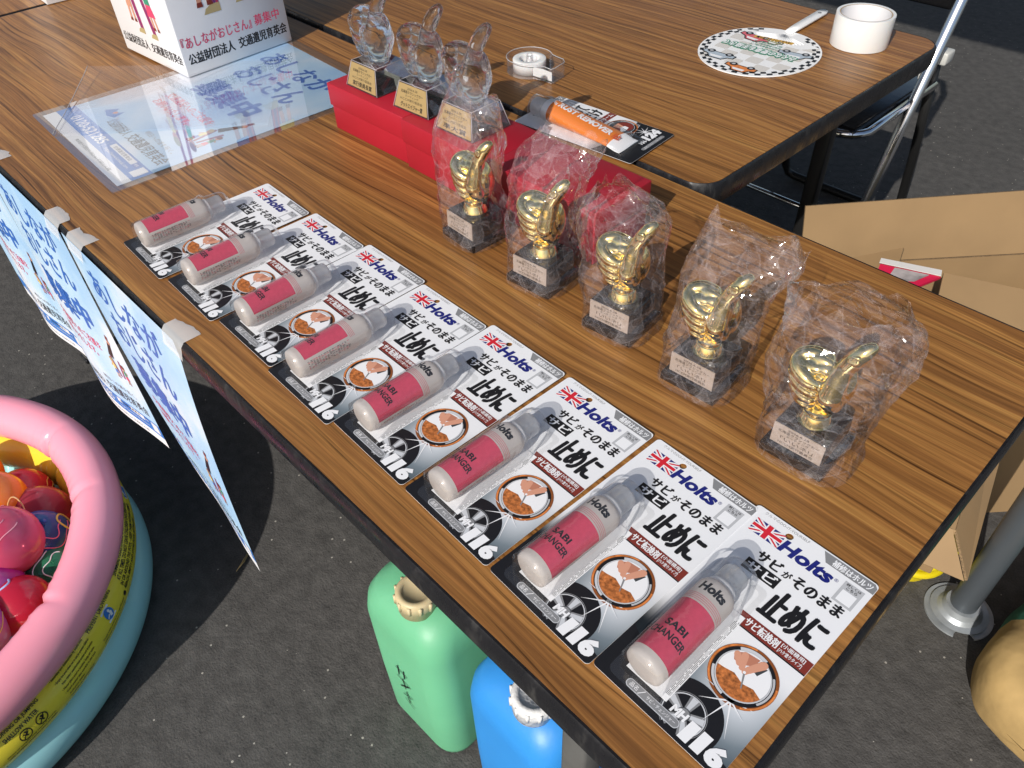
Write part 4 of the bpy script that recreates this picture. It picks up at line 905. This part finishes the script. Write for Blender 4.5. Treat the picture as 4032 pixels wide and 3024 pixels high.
a = Art(); a.text('RUST REMOVER', 58, -5, 150, 7.5, WH, 1, .045); a.text('70g', 47, -5, 56, 1.5, WH, 1, .01); a.text('Holts', 153, -8, 165, 7, M('ink_vermilion', (.62, .10, .03), .4), 1, .04, rot=0)
def on_tube(u, v, h):
    hh = 4.6 + (14.5 - 4.6) * min(1, max(0, (u * 1000 - 48) / 110)); w = 22.4 - 3.4 * min(1, max(0, (u * 1000 - 48) / 110)); x = v * 1000
    return ((34 + x) * mm, u, (1.2 + hh + hh * math.sqrt(max(0, 1 - (x / w) ** 2)) + .5) * mm + h)
# lettering runs from the cap towards the crimped end
a.v = [(206 - x, y, z) for x, y, z in a.v]; a.v = [(x, -y, z) for x, y, z in a.v]
a.build('tube_print', tb, fn=lambda u, v, h: on_tube(u, -v, h))
b = MB(); rings = []
for v, w, h in ((20, 24, 2), (22, 25.5, 9), (60, 25.5, 18), (150, 23, 31), (172, 21, 32), (176, 17.5, 31), (194, 16.5, 30.5), (198, 12, 24), (199, 6, 14)):
    ring = [Vector(((34 - w) * mm, v * mm, .7 * mm))] + [Vector(((34 + w * math.cos(math.pi * (1 - k / 12))) * mm, v * mm, (.8 + h * (.55 + .45 * math.sin(math.pi * k / 12)) if 0 < k < 12 else .8 + h * .5) * mm)) for k in range(13)] + [Vector(((34 + w) * mm, v * mm, .7 * mm))]
    rings.append(ring)
b.loft(rings, BLISTER, closed=False); b.build('blister_dome', t)

# ================================================================== things on the ground
# ------------------------------------------------------------------ inflatable paddling pool
PC = Vector((-1.172, -.478, 0))
VPINK = M('pink_vinyl', (0.90, 0.33, 0.41), 0.24, sss=.12, bump=(7, .10, .01)); VYEL = M('yellow_vinyl', (0.78, 0.64, 0.05), 0.26, bump=(7, .1, .01)); VTEAL = M('teal_vinyl', (0.33, 0.64, 0.68), 0.26, bump=(7, .1, .01)); VFLOOR = M('dark_pool_water', (0.06, 0.05, 0.075), 0.08)
def ring_pt(R, r, zc, a, q, pinch=0.0):
    """A on the circle, Q round the tube (0 = outwards, 90 = up)."""
    rr = r + pinch; return Vector(((R + rr * math.cos(q)) * math.cos(a), (R + rr * math.cos(q)) * math.sin(a), zc + rr * math.sin(q)))
RINGS = {'teal': (.360, .046, .046, VTEAL), 'yellow': (.360, .043, .118, VYEL), 'pink': (.369, .039, .190, VPINK)}
def pinch(a, q, seed):
    """Radial welds pull small folds into the inner side of the tube."""
    v = 0.0
    for k in range(12):
        c = 2 * math.pi * (k + .31 + .07 * math.sin(k * 2.3 + seed)) / 12; d = (a - c + math.pi) % (2 * math.pi) - math.pi
        v -= .0060 * math.exp(-(d / .018) ** 2) * max(0, -math.cos(q) + .55)
        v -= .0018 * math.exp(-(d / .15) ** 2) * max(0, -math.cos(q)) * (1 + math.sin(d * 120)) * .8
    return v
t = thing('paddling_pool', 'round inflatable paddling pool with pink, yellow and teal rings', 'paddling pool', PC, 0)
ring_obj = {}
for nm, (R, r, zc, m_) in RINGS.items():
    b = MB(); na, nq = 360, 28
    V = [ring_pt(R, r, zc, 2 * math.pi * i / na, 2 * math.pi * j / nq, pinch(2 * math.pi * i / na, 2 * math.pi * j / nq, zc * 50)) for i in range(na) for j in range(nq)]
    F = [[i * nq + j, ((i + 1) % na) * nq + j, ((i + 1) % na) * nq + (j + 1) % nq, i * nq + (j + 1) % nq] for i in range(na) for j in range(nq)]
    b.add(V, F, m_, True); ring_obj[nm] = b.build(nm + '_ring', t)
b = MB(); b.prism([(x, y) for x, y in circ(0, 0, .345, n=64)], .002, .055, VFLOOR); b.build('pool_floor', t)
R, r, zc, _ = RINGS['yellow']
INKY = M('ink_on_vinyl', (.015, .014, .012), .35); INKB = M('ink_pictogram_blue', (.03, .16, .48), .35); INKW = M('ink_pictogram_white', (.72, .72, .70), .35)
def on_ring(a0):
    def f(u, v, h):                      # u along the girth, v upwards over the tube's flank
        q = v / r; return ring_pt(R, r + h + .0004, zc, math.radians(a0) + u / (R + r), q)
    return f
def ring_text(a0, items, extra=None):
    a = Art(.1)
    for s_, x0, x1, y0, y1 in items: a.text(s_, x0, y0, x1, y1, INKY, 1, .02)
    if extra: extra(a)
    a.build('warning_print', ring_obj['yellow'], fn=on_ring(a0))
def sep(a, x): a.rect(x, -22, x + .8, 42, INKY, 1)
def frame(a, x0, x1): a.rect(x0, 40, x1, 40.7, INKY, 1); sep(a, x0)
def x1(a):
    frame(a, -24, 62); 
    for cx in (18, 44):
        a.ring(cx, 9, 7.6, 9.2, INKY, 2, 24); a.line((cx - 6, 3), (cx + 6, 15), 1.6, INKY, 2); a.poly(circ(cx + 1, 13, 1.7, n=10), INKY, 2); a.line((cx - 3, 12), (cx + 2, 5), 2, INKY, 2); a.line((cx + 4, 12), (cx + 1, 8), 1.4, INKY, 2)
ring_text(13, [('NO DIVING OR JUMPING', -18, 58, 30, 37), ('SHALLOW WATER', -6, 48, 20.5, 27.5), ('Diving or jumping may result in broken', -16, 62, -4, -.5), ('neck, paralysis, permanent injury or death.', -16, 62, -10, -6)], x1)
ring_text(24.5, [('• Assemble and disassemble by adults only.', 2, 76, 33, 37.5), ('• Empty the pool when not in use to prevent children', 4, 80, 25, 29.5), ('from gaining unauthorized access and drowning', 10, 80, 17.5, 22), ('• Never place pool in another body of water.', 4, 76, 10, 14.5), ('• Guard against slips and falls in the pool.', 4, 72, 2.5, 7), ('Assist young children.', 8, 40, -5, -.5), ('Read and follow the manual before first use.', 8, 60, -12, -8)], lambda a: frame(a, -3, 82))
def x2(a):
    frame(a, -5, 84); sep(a, 84); a.poly([(33, 6), (55, 6), (55, 28), (33, 28)], INKW, 1); a.poly(circ(44, 17, 9.6, n=30), INKB, 2); a.poly(circ(46.5, 20.5, 2.4, n=12), INKW, 3); a.line((36.5, 13), (43, 16), 2, INKW, 3); a.line((45, 11), (48, 18), 5, INKW, 3)
ring_text(36.6, [('PREVENT DROWNING', 2, 78, 30, 37.5), ('Closely watch children in or near this pool.', 6, 82, -2, 2), ('Children under 5 are at highest risk for drowning.', 6, 82, -9, -5)], x2)
ring_text(51, [('SWIMMING POOLS. ENSURE CHILDREN ARE SUPERVISED', 4, 168, 29, 36), ('AT ALL TIMES. DO NOT LEAVE CHILDREN UNSUPERVISED', 0, 168, 20, 27), ('IN OR AROUND THE POOL – KEEP THEM WITHIN ARM’S', -4, 168, 11, 18), ('REACH. EMPTY AND STORE POOL AFTER USE.', -4, 140, 2, 9)], lambda a: a.poly(circ(-12, 2, 4, n=16), INKY, 1))
ring_text(77, [], lambda a: (a.poly(rrect(0, 8, 34, 36, 3), INKW, 1), a.poly(rrect(2, 10, 32, 34, 3), INKB, 2), a.poly(circ(20, 25, 6, n=18), INKW, 3), a.line((6, 14), (16, 20), 3, INKW, 3)))

# ------------------------------------------------------------------ water balloons
def rubber(name, col, clearness=.35, tint=None):
    m, nt, n, l, p = _new(name)
    p.inputs['Base Color'].default_value = (*col, 1); p.inputs['Roughness'].default_value = .14; p.inputs['Subsurface Weight'].default_value = .15; p.inputs['Subsurface Radius'].default_value = (.02, .01, .01)
    tr = n.new('ShaderNodeBsdfTransparent'); tr.inputs[0].default_value = (*(tint or [min(1, c * 1.35 + .05) for c in col]), 1)
    lw = n.new('ShaderNodeLayerWeight'); lw.inputs['Blend'].default_value = .35; mr = n.new('ShaderNodeMapRange'); mr.inputs['To Min'].default_value = 1 - clearness; mr.inputs['To Max'].default_value = 1
    l.new(lw.outputs['Facing'], mr.inputs['Value']); mx = n.new('ShaderNodeMixShader'); l.new(mr.outputs[0], mx.inputs[0]); l.new(tr.outputs[0], mx.inputs[1]); l.new(p.outputs[0], mx.inputs[2])
    l.new(mx.outputs[0], n['Material Output'].inputs[0]); return m
BAND = M('rubber_band', (.62, .36, .14), .4)
def balloon(label, c, rad, m_, squig=None, sm=None, axis=(0, 0, 1), stretch=1.08, knot=True, seed=0):
    rad *= 1.13; c = (c[0] + .004, c[1] - .004, c[2] + .014)
    t = thing('water_balloon', label, 'water balloon', c, 0, 'water balloons floating in the pool')
    q = Vector(axis).normalized().to_track_quat('Z', 'Y').to_matrix()
    P = lambda r_, th, ph: q @ Vector((r_ * math.sin(th) * math.cos(ph), r_ * math.sin(th) * math.sin(ph), r_ * math.cos(th) * stretch))
    b = MB(); nt_, np_ = 26, 40; V = []; F = []
    for i in range(nt_ + 1):
        th = math.pi * i / nt_
        for j in range(np_): V.append(P(rad, th, 2 * math.pi * j / np_))
    for i in range(nt_):
        for j in range(np_): F.append([i * np_ + j, i * np_ + (j + 1) % np_, (i + 1) * np_ + (j + 1) % np_, (i + 1) * np_ + j])
    b.add(V, F, m_, True); b.build('skin', t, merge=True)
    if squig:
        rnd = random.Random(seed)
        for kind in squig:
            b = MB(); mm_ = sm[squig.index(kind) % len(sm)]
            if kind == 'zig':
                ph0, th0 = rnd.random() * 6, .7 + rnd.random() * .5
                b.tube([P(rad * 1.004, th0 + .12 * ((k % 2) - .5) + .02 * k, ph0 + k * .09) for k in range(14)], .0011, mm_, 6)
            elif kind == 'loop': 
                ph0, th0 = rnd.random() * 6, .8
                b.tube([P(rad * 1.004, th0 + .34 * math.cos(k / 18 * 6.283), ph0 + .42 * math.sin(k / 18 * 6.283)) for k in range(18)], .0017, mm_, 6, closed=True)
            elif kind == 'bands':
                ph0 = rnd.random() * 6
                for w in (.50, .80, 1.12): b.tube([P(rad * 1.003, w + .07 * math.sin(k * .35 + w), ph0 + k * .075) for k in range(38)], .0009, mm_, 6)
            elif kind == 'dots':
                for k in range(46):
                    th, ph = math.acos(1 - 1.75 * (k + .5) / 46), k * 2.4; b.lathe([(0, .0004), (.0028, .0003), (.0032, 0)], mm_, 10); n_ = len(b.v) - 30
                    M3 = P(1, th, ph).normalized().to_track_quat('Z', 'Y').to_matrix()
                    for i in range(n_, len(b.v)): b.v[i] = M3 @ b.v[i] + P(rad * 1.001, th, ph)
            b.build('squiggle_print' if kind != 'dots' else 'dot_print', t)
    if knot:
        b = MB(); top = q @ Vector((0, 0, rad * stretch)); d = top.normalized(); n1 = d.orthogonal().normalized(); n2 = d.cross(n1)
        b.tube([top - d * .003, top + d * .004, top + d * .010], [.0045, .0030, .0052], m_, 10); b.build('knot', t)
    return t
SW, SY, SP, SB = M('squiggle_white', (.75, .76, .80), .4), M('squiggle_yellow', (.74, .62, .12), .4), M('squiggle_pink', (.80, .16, .26), .4), M('squiggle_blue', (.38, .50, .78), .4)
ORB = rubber('orange_rubber', (.82, .20, .015), .10); CRIM = rubber('crimson_rubber', (.55, .02, .05), .25); WINE = rubber('wine_clear_rubber', (.50, .06, .09), .62, (.75, .25, .30)); PKC = rubber('pink_clear_rubber', (.72, .10, .20), .45, (.92, .40, .45))
BLC = rubber('blue_clear_rubber', (.03, .12, .38), .58, (.30, .42, .75)); GNC = rubber('green_clear_rubber', (.05, .30, .16), .6, (.35, .70, .50)); MAG = rubber('magenta_rubber', (.50, .03, .30), .2); PUR = rubber('violet_rubber', (.52, .14, .48), .2); GRC = rubber('colourless_rubber', (.36, .33, .33), .7, (.85, .82, .82))
balloon('opaque orange water balloon touching the far inner side of the pool', (-1.300, -.262, .148), .046, ORB, None, None, (-.3, .2, .9), knot=False)
balloon('crimson water balloon with fine white zigzag lines near the yellow ring', (-1.236, -.214, .104), .045, CRIM, ['zig', 'bands'], [SB, SY], (.2, .6, .7), seed=4, knot=False)
balloon('see-through wine red water balloon under the pink ring', (-1.150, -.212, .118), .052, WINE, ['zig'], [SY], (.7, .5, .3), seed=5, knot=False)
ob = balloon('orange water balloon with a rubber band on its pink knot', (-1.196, -.252, .160), .048, ORB, None, None, (.78, .10, .35))
b = MB(); kx = Vector((.047, .006, .021)); b.tube([kx + Vector((.006 + .022 * (1 - math.cos(k / 22 * 6.283)) * .8, .015 * math.sin(k / 22 * 6.283) + .014, .010 + .010 * math.sin(k / 11 * 6.283))) for k in range(22)], .0011, BAND, 7, closed=True); b.build('rubber_band', ob)
b = MB(); b.lathe([(.0032, -.003), (.0062, -.002), (.0062, .004), (.0032, .005), (.0032, -.003)], M('clip_pink', (.80, .30, .45), .35), 18, off=kx + Vector((.004, 0, .004))); b.build('clip', ob)
balloon('see-through blue water balloon with white and pink squiggles', (-1.088, -.228, .128), .047, BLC, ['zig', 'loop', 'bands'], [SW, SY, SP], (.3, .3, .8), seed=11)
balloon('see-through green water balloon with pale threads against the pink ring', (-1.030, -.236, .100), .046, GNC, ['zig', 'bands'], [SP, SW], (.5, .3, .7), seed=8, knot=False)
balloon('big see-through pink water balloon covered in pale dots', (-1.072, -.266, .186), .050, PKC, ['bands'], [M('squiggle_rose', (.80, .36, .44), .35)], (-.2, -.3, .8), 1.05, knot=False)
balloon('colourless water balloon between the green and pink ones', (-1.022, -.292, .082), .042, GRC, ['loop'], [SY], (.5, .1, .7), seed=2, knot=False)
balloon('glossy red water balloon with a thick pale blue loop', (-.976, -.292, .140), .040, CRIM, ['loop', 'zig'], [SB, M('squiggle_coral', (.80, .30, .20), .4)], (.1, .35, .9), seed=21, knot=False)
balloon('magenta water balloon with thin blue stripes in the pool', (-1.024, -.318, .150), .045, MAG, ['bands'], [SB], (-.5, .3, .7), knot=False)
balloon('violet water balloon with one blue loop, nearest the pool warning print', (-.968, -.362, .158), .046, PUR, ['loop', 'bands'], [SB, M('dot_amber', (.80, .50, .12), .4)], (.1, .2, .9), seed=13, knot=False)
balloon('dark red water balloon half hidden beneath the others', (-1.130, -.300, .085), .045, CRIM, None, None, (0, 0, 1), knot=False)

# ------------------------------------------------------------------ jerry cans under the front edge
def make_can(label, loc, rz, m_, capm, capx=0.0, print_=None):
    t = thing('jerry_can', label, 'jerry can', loc, rz, 'plastic jerry cans under the table')
    w, d = .158, .335; rings = []
    for z, ix, iy, r in ((0, .012, .012, .030), (.004, .004, .004, .034), (.02, 0, 0, .038), (.14, -.001, -.002, .038), (.285, 0, -.002, .036), (.312, .003, .002, .036), (.330, .011, .012, .036), (.341, .026, .030, .034), (.345, .042, .050, .028)):
        rings.append([Vector((x, y, z)) for x, y in rrect(-w / 2 + ix, iy, w / 2 - ix, d - iy, min(r, w / 2 - ix - .004), 7)])
    b = MB(); b.loft(rings, m_); body = b.build('can_body', t); sharp(body, 60)
    b = MB(); b.tube([(0, .13, .338), (0, .14, .372), (0, .17, .388), (0, .25, .388), (0, .285, .372), (0, .295, .338)], .013, m_, 12); b.build('handle', t)
    c = MB(); c.lathe([(.0245, 0), (.0245, .014), (.0265, .015), (.0265, .030), (.0240, .033), (.0185, .033), (.0180, .0305), (0, .0305)], capm, 36)
    for k in range(12):
        an = 2 * math.pi * k / 12; c.tube([(.0262 * math.cos(an), .0262 * math.sin(an), .016), (.0268 * math.cos(an), .0268 * math.sin(an), .030)], .0026, capm, 6)
    c.build('screw_cap', t, loc=(capx, .036, .338), rot=(math.radians(-4), 0, 0))
    if print_:
        a = Art(.1); 
        for pts in print_: a.path(pts, 2.2, K, 1)
        a.build('handwriting', body, fn=lambda u, v, h: (u, -.0032 - h, v))
    return t
CANG = M('green_polyethylene', (0.15, 0.47, 0.26), 0.45, sss=.15, bump=(14, .18, .006), var=(5, .10)); CANB = M('blue_polyethylene', (0.035, 0.27, 0.70), 0.42, sss=.15, bump=(14, .18, .006), var=(5, .08))
CAPC = M('cream_cap', (.60, .49, .29), .45, sss=.2); CAPW = M('white_cap_flaked', (.72, .72, .71), .6, bump=(160, .6, .003))
strokes = [[(-14, 196), (10, 192)], [(-8, 206), (-10, 176)], [(4, 204), (2, 178)], [(-16, 168), (12, 162)], [(-4, 172), (-2, 142)], [(8, 160), (-14, 138)], [(-2, 134), (0, 100)], [(10, 126), (-12, 116)], [(-10, 104), (8, 92)]]
make_can('green plastic jerry can with cream cap and black handwriting', (-.450, .048, 0), math.radians(1.5), CANG, CAPC, capx=.012, print_=strokes)
make_can('bright blue plastic jerry can with flaky white cap', (-.262, .060, 0), math.radians(-2), CANB, CAPW, capx=.016)

# ------------------------------------------------------------------ folding pipe chair
t = thing('folding_chair', 'chrome folding chair with black seat behind the rear table', 'chair', (-.78, 1.60, 0), 0)
SEATV = M('black_vinyl', (.008, .008, .009), .22, bump=(30, .1, .003)); CLIP = M('white_plastic_clip', (.55, .55, .52), .4)
b = MB(); b.box((-.195, -.185, .412), (.185, .175, .436), SEATV, .011, 3); b.build('seat', t)
b = MB(); path = [(.196, .16, .43), (.197, -.13, .425)] + [(.137 + .06 * math.cos(math.radians(-a_)), -.13 + .06 * math.sin(math.radians(-a_)), .423) for a_ in range(15, 91, 15)] + [(-.137 + .06 * math.cos(math.radians(-a_)), -.13 + .06 * math.sin(math.radians(-a_)), .423) for a_ in range(90, 181, 15)] + [(-.197, .16, .43)]
b.tube(path, .0095, CHROME, 10); b.build('seat_rail', t)
zz = lambda z: -.15 + (z) * .43                     # main tubes lean back as they rise
b = MB(); top = [(.205 * math.cos(math.radians(a_)), zz(.78), .755 + .03 * math.sin(math.radians(a_))) for a_ in range(30, 151, 20)]
b.tube([(.205, zz(0), .012), (.205, zz(.43), .43), (.205, zz(.72), .72)] + top + [(-.205, zz(.72), .72), (-.205, zz(.43), .43), (-.205, zz(0), .012)], .0125, CHROME_B, 12); b.build('back_frame', t)
b = MB(); b.box((-.190, zz(.66) - .010, .60), (.190, zz(.66) + .012, .735), SEATV, .008, 3); b.build('backrest', t)
b = MB(); b.tube([(.186, .150, .50), (.182, .232, .22), (.176, .280, .045), (.168, .290, .020), (.145, .294, .0125), (-.145, .294, .0125), (-.168, .290, .020), (-.176, .280, .045), (-.182, .232, .22), (-.186, .150, .50)], .0115, BLACK_STEEL, 12); b.build('rear_leg', t)
b = MB(); b.box((.178, .128, .486), (.214, .168, .514), CLIP, .004); b.box((.186, .066, .470), (.194, .135, .486), CLIP, .002); b.build('hinge_clip', t)
b = MB(); b.tube([(-.205, zz(.16), .16), (.205, zz(.16), .16)], .007, CHROME, 10); b.build('stretcher', t)

# ------------------------------------------------------------------ open cardboard box behind the table with a packet in it
CARD_EDGE = M('corrugated_edge', (0.22, 0.145, 0.075), 0.85, var=(420, .55))
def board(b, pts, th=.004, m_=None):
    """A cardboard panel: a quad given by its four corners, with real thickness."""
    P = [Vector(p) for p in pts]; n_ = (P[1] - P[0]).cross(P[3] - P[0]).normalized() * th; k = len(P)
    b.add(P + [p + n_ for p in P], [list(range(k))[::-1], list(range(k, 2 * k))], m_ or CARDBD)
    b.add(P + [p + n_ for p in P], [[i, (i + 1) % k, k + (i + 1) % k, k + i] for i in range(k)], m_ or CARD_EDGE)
ang = math.atan2(.75, .66)
t = thing('cardboard_box', 'large open cardboard box with its flaps up behind the table end', 'box', (-.484, 1.044, 0), ang)
# local x runs along the long back wall, local -y towards the viewer
Lb, Db, Hb = .52, .34, .34
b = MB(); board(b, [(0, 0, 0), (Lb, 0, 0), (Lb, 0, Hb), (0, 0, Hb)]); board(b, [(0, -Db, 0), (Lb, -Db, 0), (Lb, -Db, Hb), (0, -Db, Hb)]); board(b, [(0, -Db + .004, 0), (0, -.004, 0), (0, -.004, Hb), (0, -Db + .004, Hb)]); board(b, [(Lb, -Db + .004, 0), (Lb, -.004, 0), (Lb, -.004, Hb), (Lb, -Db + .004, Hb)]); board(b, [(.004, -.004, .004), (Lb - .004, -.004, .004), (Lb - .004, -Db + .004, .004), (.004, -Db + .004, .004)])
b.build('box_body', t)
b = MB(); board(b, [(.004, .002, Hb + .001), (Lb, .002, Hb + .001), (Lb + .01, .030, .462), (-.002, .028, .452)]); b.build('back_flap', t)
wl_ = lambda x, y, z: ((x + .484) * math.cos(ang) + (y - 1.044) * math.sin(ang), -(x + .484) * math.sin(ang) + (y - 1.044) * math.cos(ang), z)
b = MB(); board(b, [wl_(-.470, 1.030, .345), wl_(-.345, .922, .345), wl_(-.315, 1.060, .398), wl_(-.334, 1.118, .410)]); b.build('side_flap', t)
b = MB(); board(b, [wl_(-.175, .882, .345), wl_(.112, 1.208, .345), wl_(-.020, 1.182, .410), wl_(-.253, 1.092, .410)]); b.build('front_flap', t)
PKTR = M('packet_red', (.52, .015, .06), .35); PKTG = M('packet_print_grey', (.30, .27, .27), .3, var=(40, .4)); PKTW = M('packet_white_edge', (.70, .68, .66), .4)
t = thing('snack_packet', 'red and silver plastic packet poking out of the open cardboard box', 'packet', (-.484, 1.044, 0), ang)
b = MB(); board(b, [wl_(-.330, 1.005, .392), wl_(-.268, 1.040, .402), wl_(-.250, 1.076, .410), wl_(-.342, 1.048, .406)], .006, PKTR); pk = b.build('packet_body', t)
b = MB(); board(b, [wl_(-.316, 1.020, .4026), wl_(-.278, 1.040, .4096), wl_(-.266, 1.066, .4150), wl_(-.318, 1.050, .4130)], .001, PKTG); b.build('silver_panel', pk)
b = MB(); board(b, [wl_(-.344, 1.046, .4125), wl_(-.250, 1.074, .4165), wl_(-.256, 1.090, .417), wl_(-.348, 1.060, .413)], .001, PKTW); b.build('perforated_edge', pk)

# ------------------------------------------------------------------ closed cardboard box on a yellow crate under the table end
YC = M('yellow_polypropylene', (.62, .50, .01), .32)
t = thing('crate', 'yellow ribbed plastic crate under the table end', 'crate', (-.392, .735, 0), math.radians(10))
b = MB(); Wc, Dc, Hc = .400, .330, .100
outer = lambda i, z: [Vector((x, y, z)) for x, y in rrect(i, i, Wc - i, Dc - i, .055 - i * .5, 7)]
b.loft([outer(.018, 0), outer(.014, .03), outer(.010, Hc - .03), outer(.010, Hc - .001), outer(.016, Hc - .001), outer(.020, .03), outer(.024, .006)], YC, cap0=True, cap1=True)
cr = b.build('crate_wall', t); sharp(cr, 45)
for z in (Hc - .006, Hc - .032, Hc - .058):
    b = MB(); b.tube([p for p in outer(.004 + (Hc - z) * .05, z)], .0075, YC, 8, closed=True); b.build('rim_rib', t)
t = thing('cardboard_box', 'closed cardboard box resting on the yellow crate', 'box', (-.409, .678, .1085), math.radians(13))
b = MB(); wx, wy, wz = .400, .460, .116
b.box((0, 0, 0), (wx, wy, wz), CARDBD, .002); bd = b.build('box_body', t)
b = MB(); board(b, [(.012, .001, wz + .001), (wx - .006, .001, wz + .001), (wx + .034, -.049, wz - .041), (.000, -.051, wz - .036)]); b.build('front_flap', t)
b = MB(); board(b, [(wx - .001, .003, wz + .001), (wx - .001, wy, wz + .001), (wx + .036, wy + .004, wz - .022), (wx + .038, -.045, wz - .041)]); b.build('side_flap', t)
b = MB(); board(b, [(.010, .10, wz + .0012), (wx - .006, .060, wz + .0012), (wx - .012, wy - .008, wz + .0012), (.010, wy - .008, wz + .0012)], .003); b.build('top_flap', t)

# ------------------------------------------------------------------ tent pole, its weight bag, a twig
GALV = M('galvanised_steel', (.40, .43, .45), .42, metal=.45, bump=(60, .25, .002), var=(35, .22)); POLE = M('grey_pole_paint', (.10, .115, .13), .38, metal=.4, bump=(40, .08, .002))
t = thing('event_tent', 'event tent whose grey steel pole stands in a notched round base plate', 'tent', (.041, .822, 0), 0)
b = MB(); out = [(x, y) for x, y in circ(0, 0, .054, n=44, a0=-40, a1=285)] + [(.0294 + .017 * math.cos(math.radians(a_)), -.0453 + .017 * math.sin(math.radians(a_))) for a_ in range(196, 48, -18)]
b.prism(out, .0005, .004, GALV); rings = []
for r_, z in ((.050, .004), (.046, .008), (.036, .010), (.030, .016), (.027, .028)): rings.append([Vector((r_ * math.cos(2 * math.pi * k / 36), r_ * math.sin(2 * math.pi * k / 36), z)) for k in range(36)])
b.loft(rings[1:], GALV, cap0=True, cap1=True); b.lathe([(0, .0046), (.0042, .0046), (.0042, .0042)], K, 14, off=(-.030, .034, 0)); sharp(b.build('base_plate', t), 30)
b = MB(); b.lathe([(.0212, .0285), (.0212, 2.05)], POLE, 28); sharp(b.build('pole_tube', t), 40)
TENTC = M('tent_canvas', (.30, .31, .32), .7)
b = MB(); x0, x1, y0, y1 = -5.36, .02, -.02, 3.55; mid = ((x0 + x1) / 2, (y0 + y1) / 2)
for z_ in (0, .004): b.add([(x0, y0, 2.05 + z_), (x1, y0, 2.05 + z_), (x1, y1, 2.05 + z_), (x0, y1, 2.05 + z_), (mid[0] - 1, mid[1], 2.95 + z_), (mid[0] + 1, mid[1], 2.95 + z_)], [[0, 1, 5, 4], [1, 2, 5], [2, 3, 4, 5], [3, 0, 4]], TENTC)
b.build('unseen_canopy', t, fix=False)  # roof out of view, added to darken reflections on the tabletops
b = MB(); b.add([(x0, y0, 2.05), (x1, y0, 2.05), (x1, y0, 1.80), (x0, y0, 1.80)], [[0, 1, 2, 3]], TENTC); b.add([(x1, y0, 2.05), (x1, y1, 2.05), (x1, y1, 1.80), (x1, y0, 1.80)], [[0, 1, 2, 3]], TENTC); b.build('unseen_valance', t, fix=False)  # hanging edge out of view, added to bring the roof's shadow nearer
for x_, y_ in ((x0, y0), (x0, y1), (x1, y1)):
    b = MB(); b.lathe([(.0212, .002), (.0212, 2.05)], POLE, 20, off=(x_, y_, 0)); b.build('pole_tube', t)
CANVT = M('tan_canvas', (.42, .28, .11), .8, bump=(8, .45, .02), var=(10, .34)); CANVG = M('green_canvas', (.025, .13, .075), .75, bump=(9, .5, .02))
t = thing('weight_bag', 'green and tan canvas weight bag on the ground beside the tent pole', 'weight bag', (.222, .820, 0), math.radians(84))
def sack(a0, a1, m_, nm):
    b = MB(); V = []; F = []; na, nz = 40, 20; 
    for i in range(na + 1):
        s_ = a0 + (a1 - a0) * i / na; e = max(.0, 1 - abs(s_) ** 4.5) ** .5
        for j in range(nz):
            q = 2 * math.pi * j / nz; y = .118 * e * math.copysign(abs(math.cos(q)) ** .6, math.cos(q)); z = .080 + .080 * (e * .6 + .4 * (e > 0) * e) * math.copysign(abs(math.sin(q)) ** .6, math.sin(q)); 
            nn_ = noise.noise(Vector((s_ * 3, q, 2))) * .010
            V.append(Vector((s_ * .21, y * (1 + nn_ * 6), max(.001, z + nn_))))
    for i in range(na):
        for j in range(nz): F.append([i * nz + j, i * nz + (j + 1) % nz, (i + 1) * nz + (j + 1) % nz, (i + 1) * nz + j])
    b.add(V, F, m_, True); return b.build(nm, t)
sack(-1, -.30, CANVT, 'tan_end'); sack(-.30, 1, CANVG, 'green_body')
t = thing('twig', 'small split twig lying on the asphalt beneath the twisted poster', 'twig', (-.925, .028, .004), 0)
STRAW = M('dry_straw', (.42, .31, .14), .7)
b = MB(); b.tube([(0, 0, 0), (.010, -.016, .001), (.020, -.036, 0)], [.0016, .0014, .0007], STRAW, 6); b.tube([(.001, .0015, 0), (.013, -.015, .002), (.018, -.030, .001)], [.0012, .0011, .0006], STRAW, 6); b.build('stem', t)
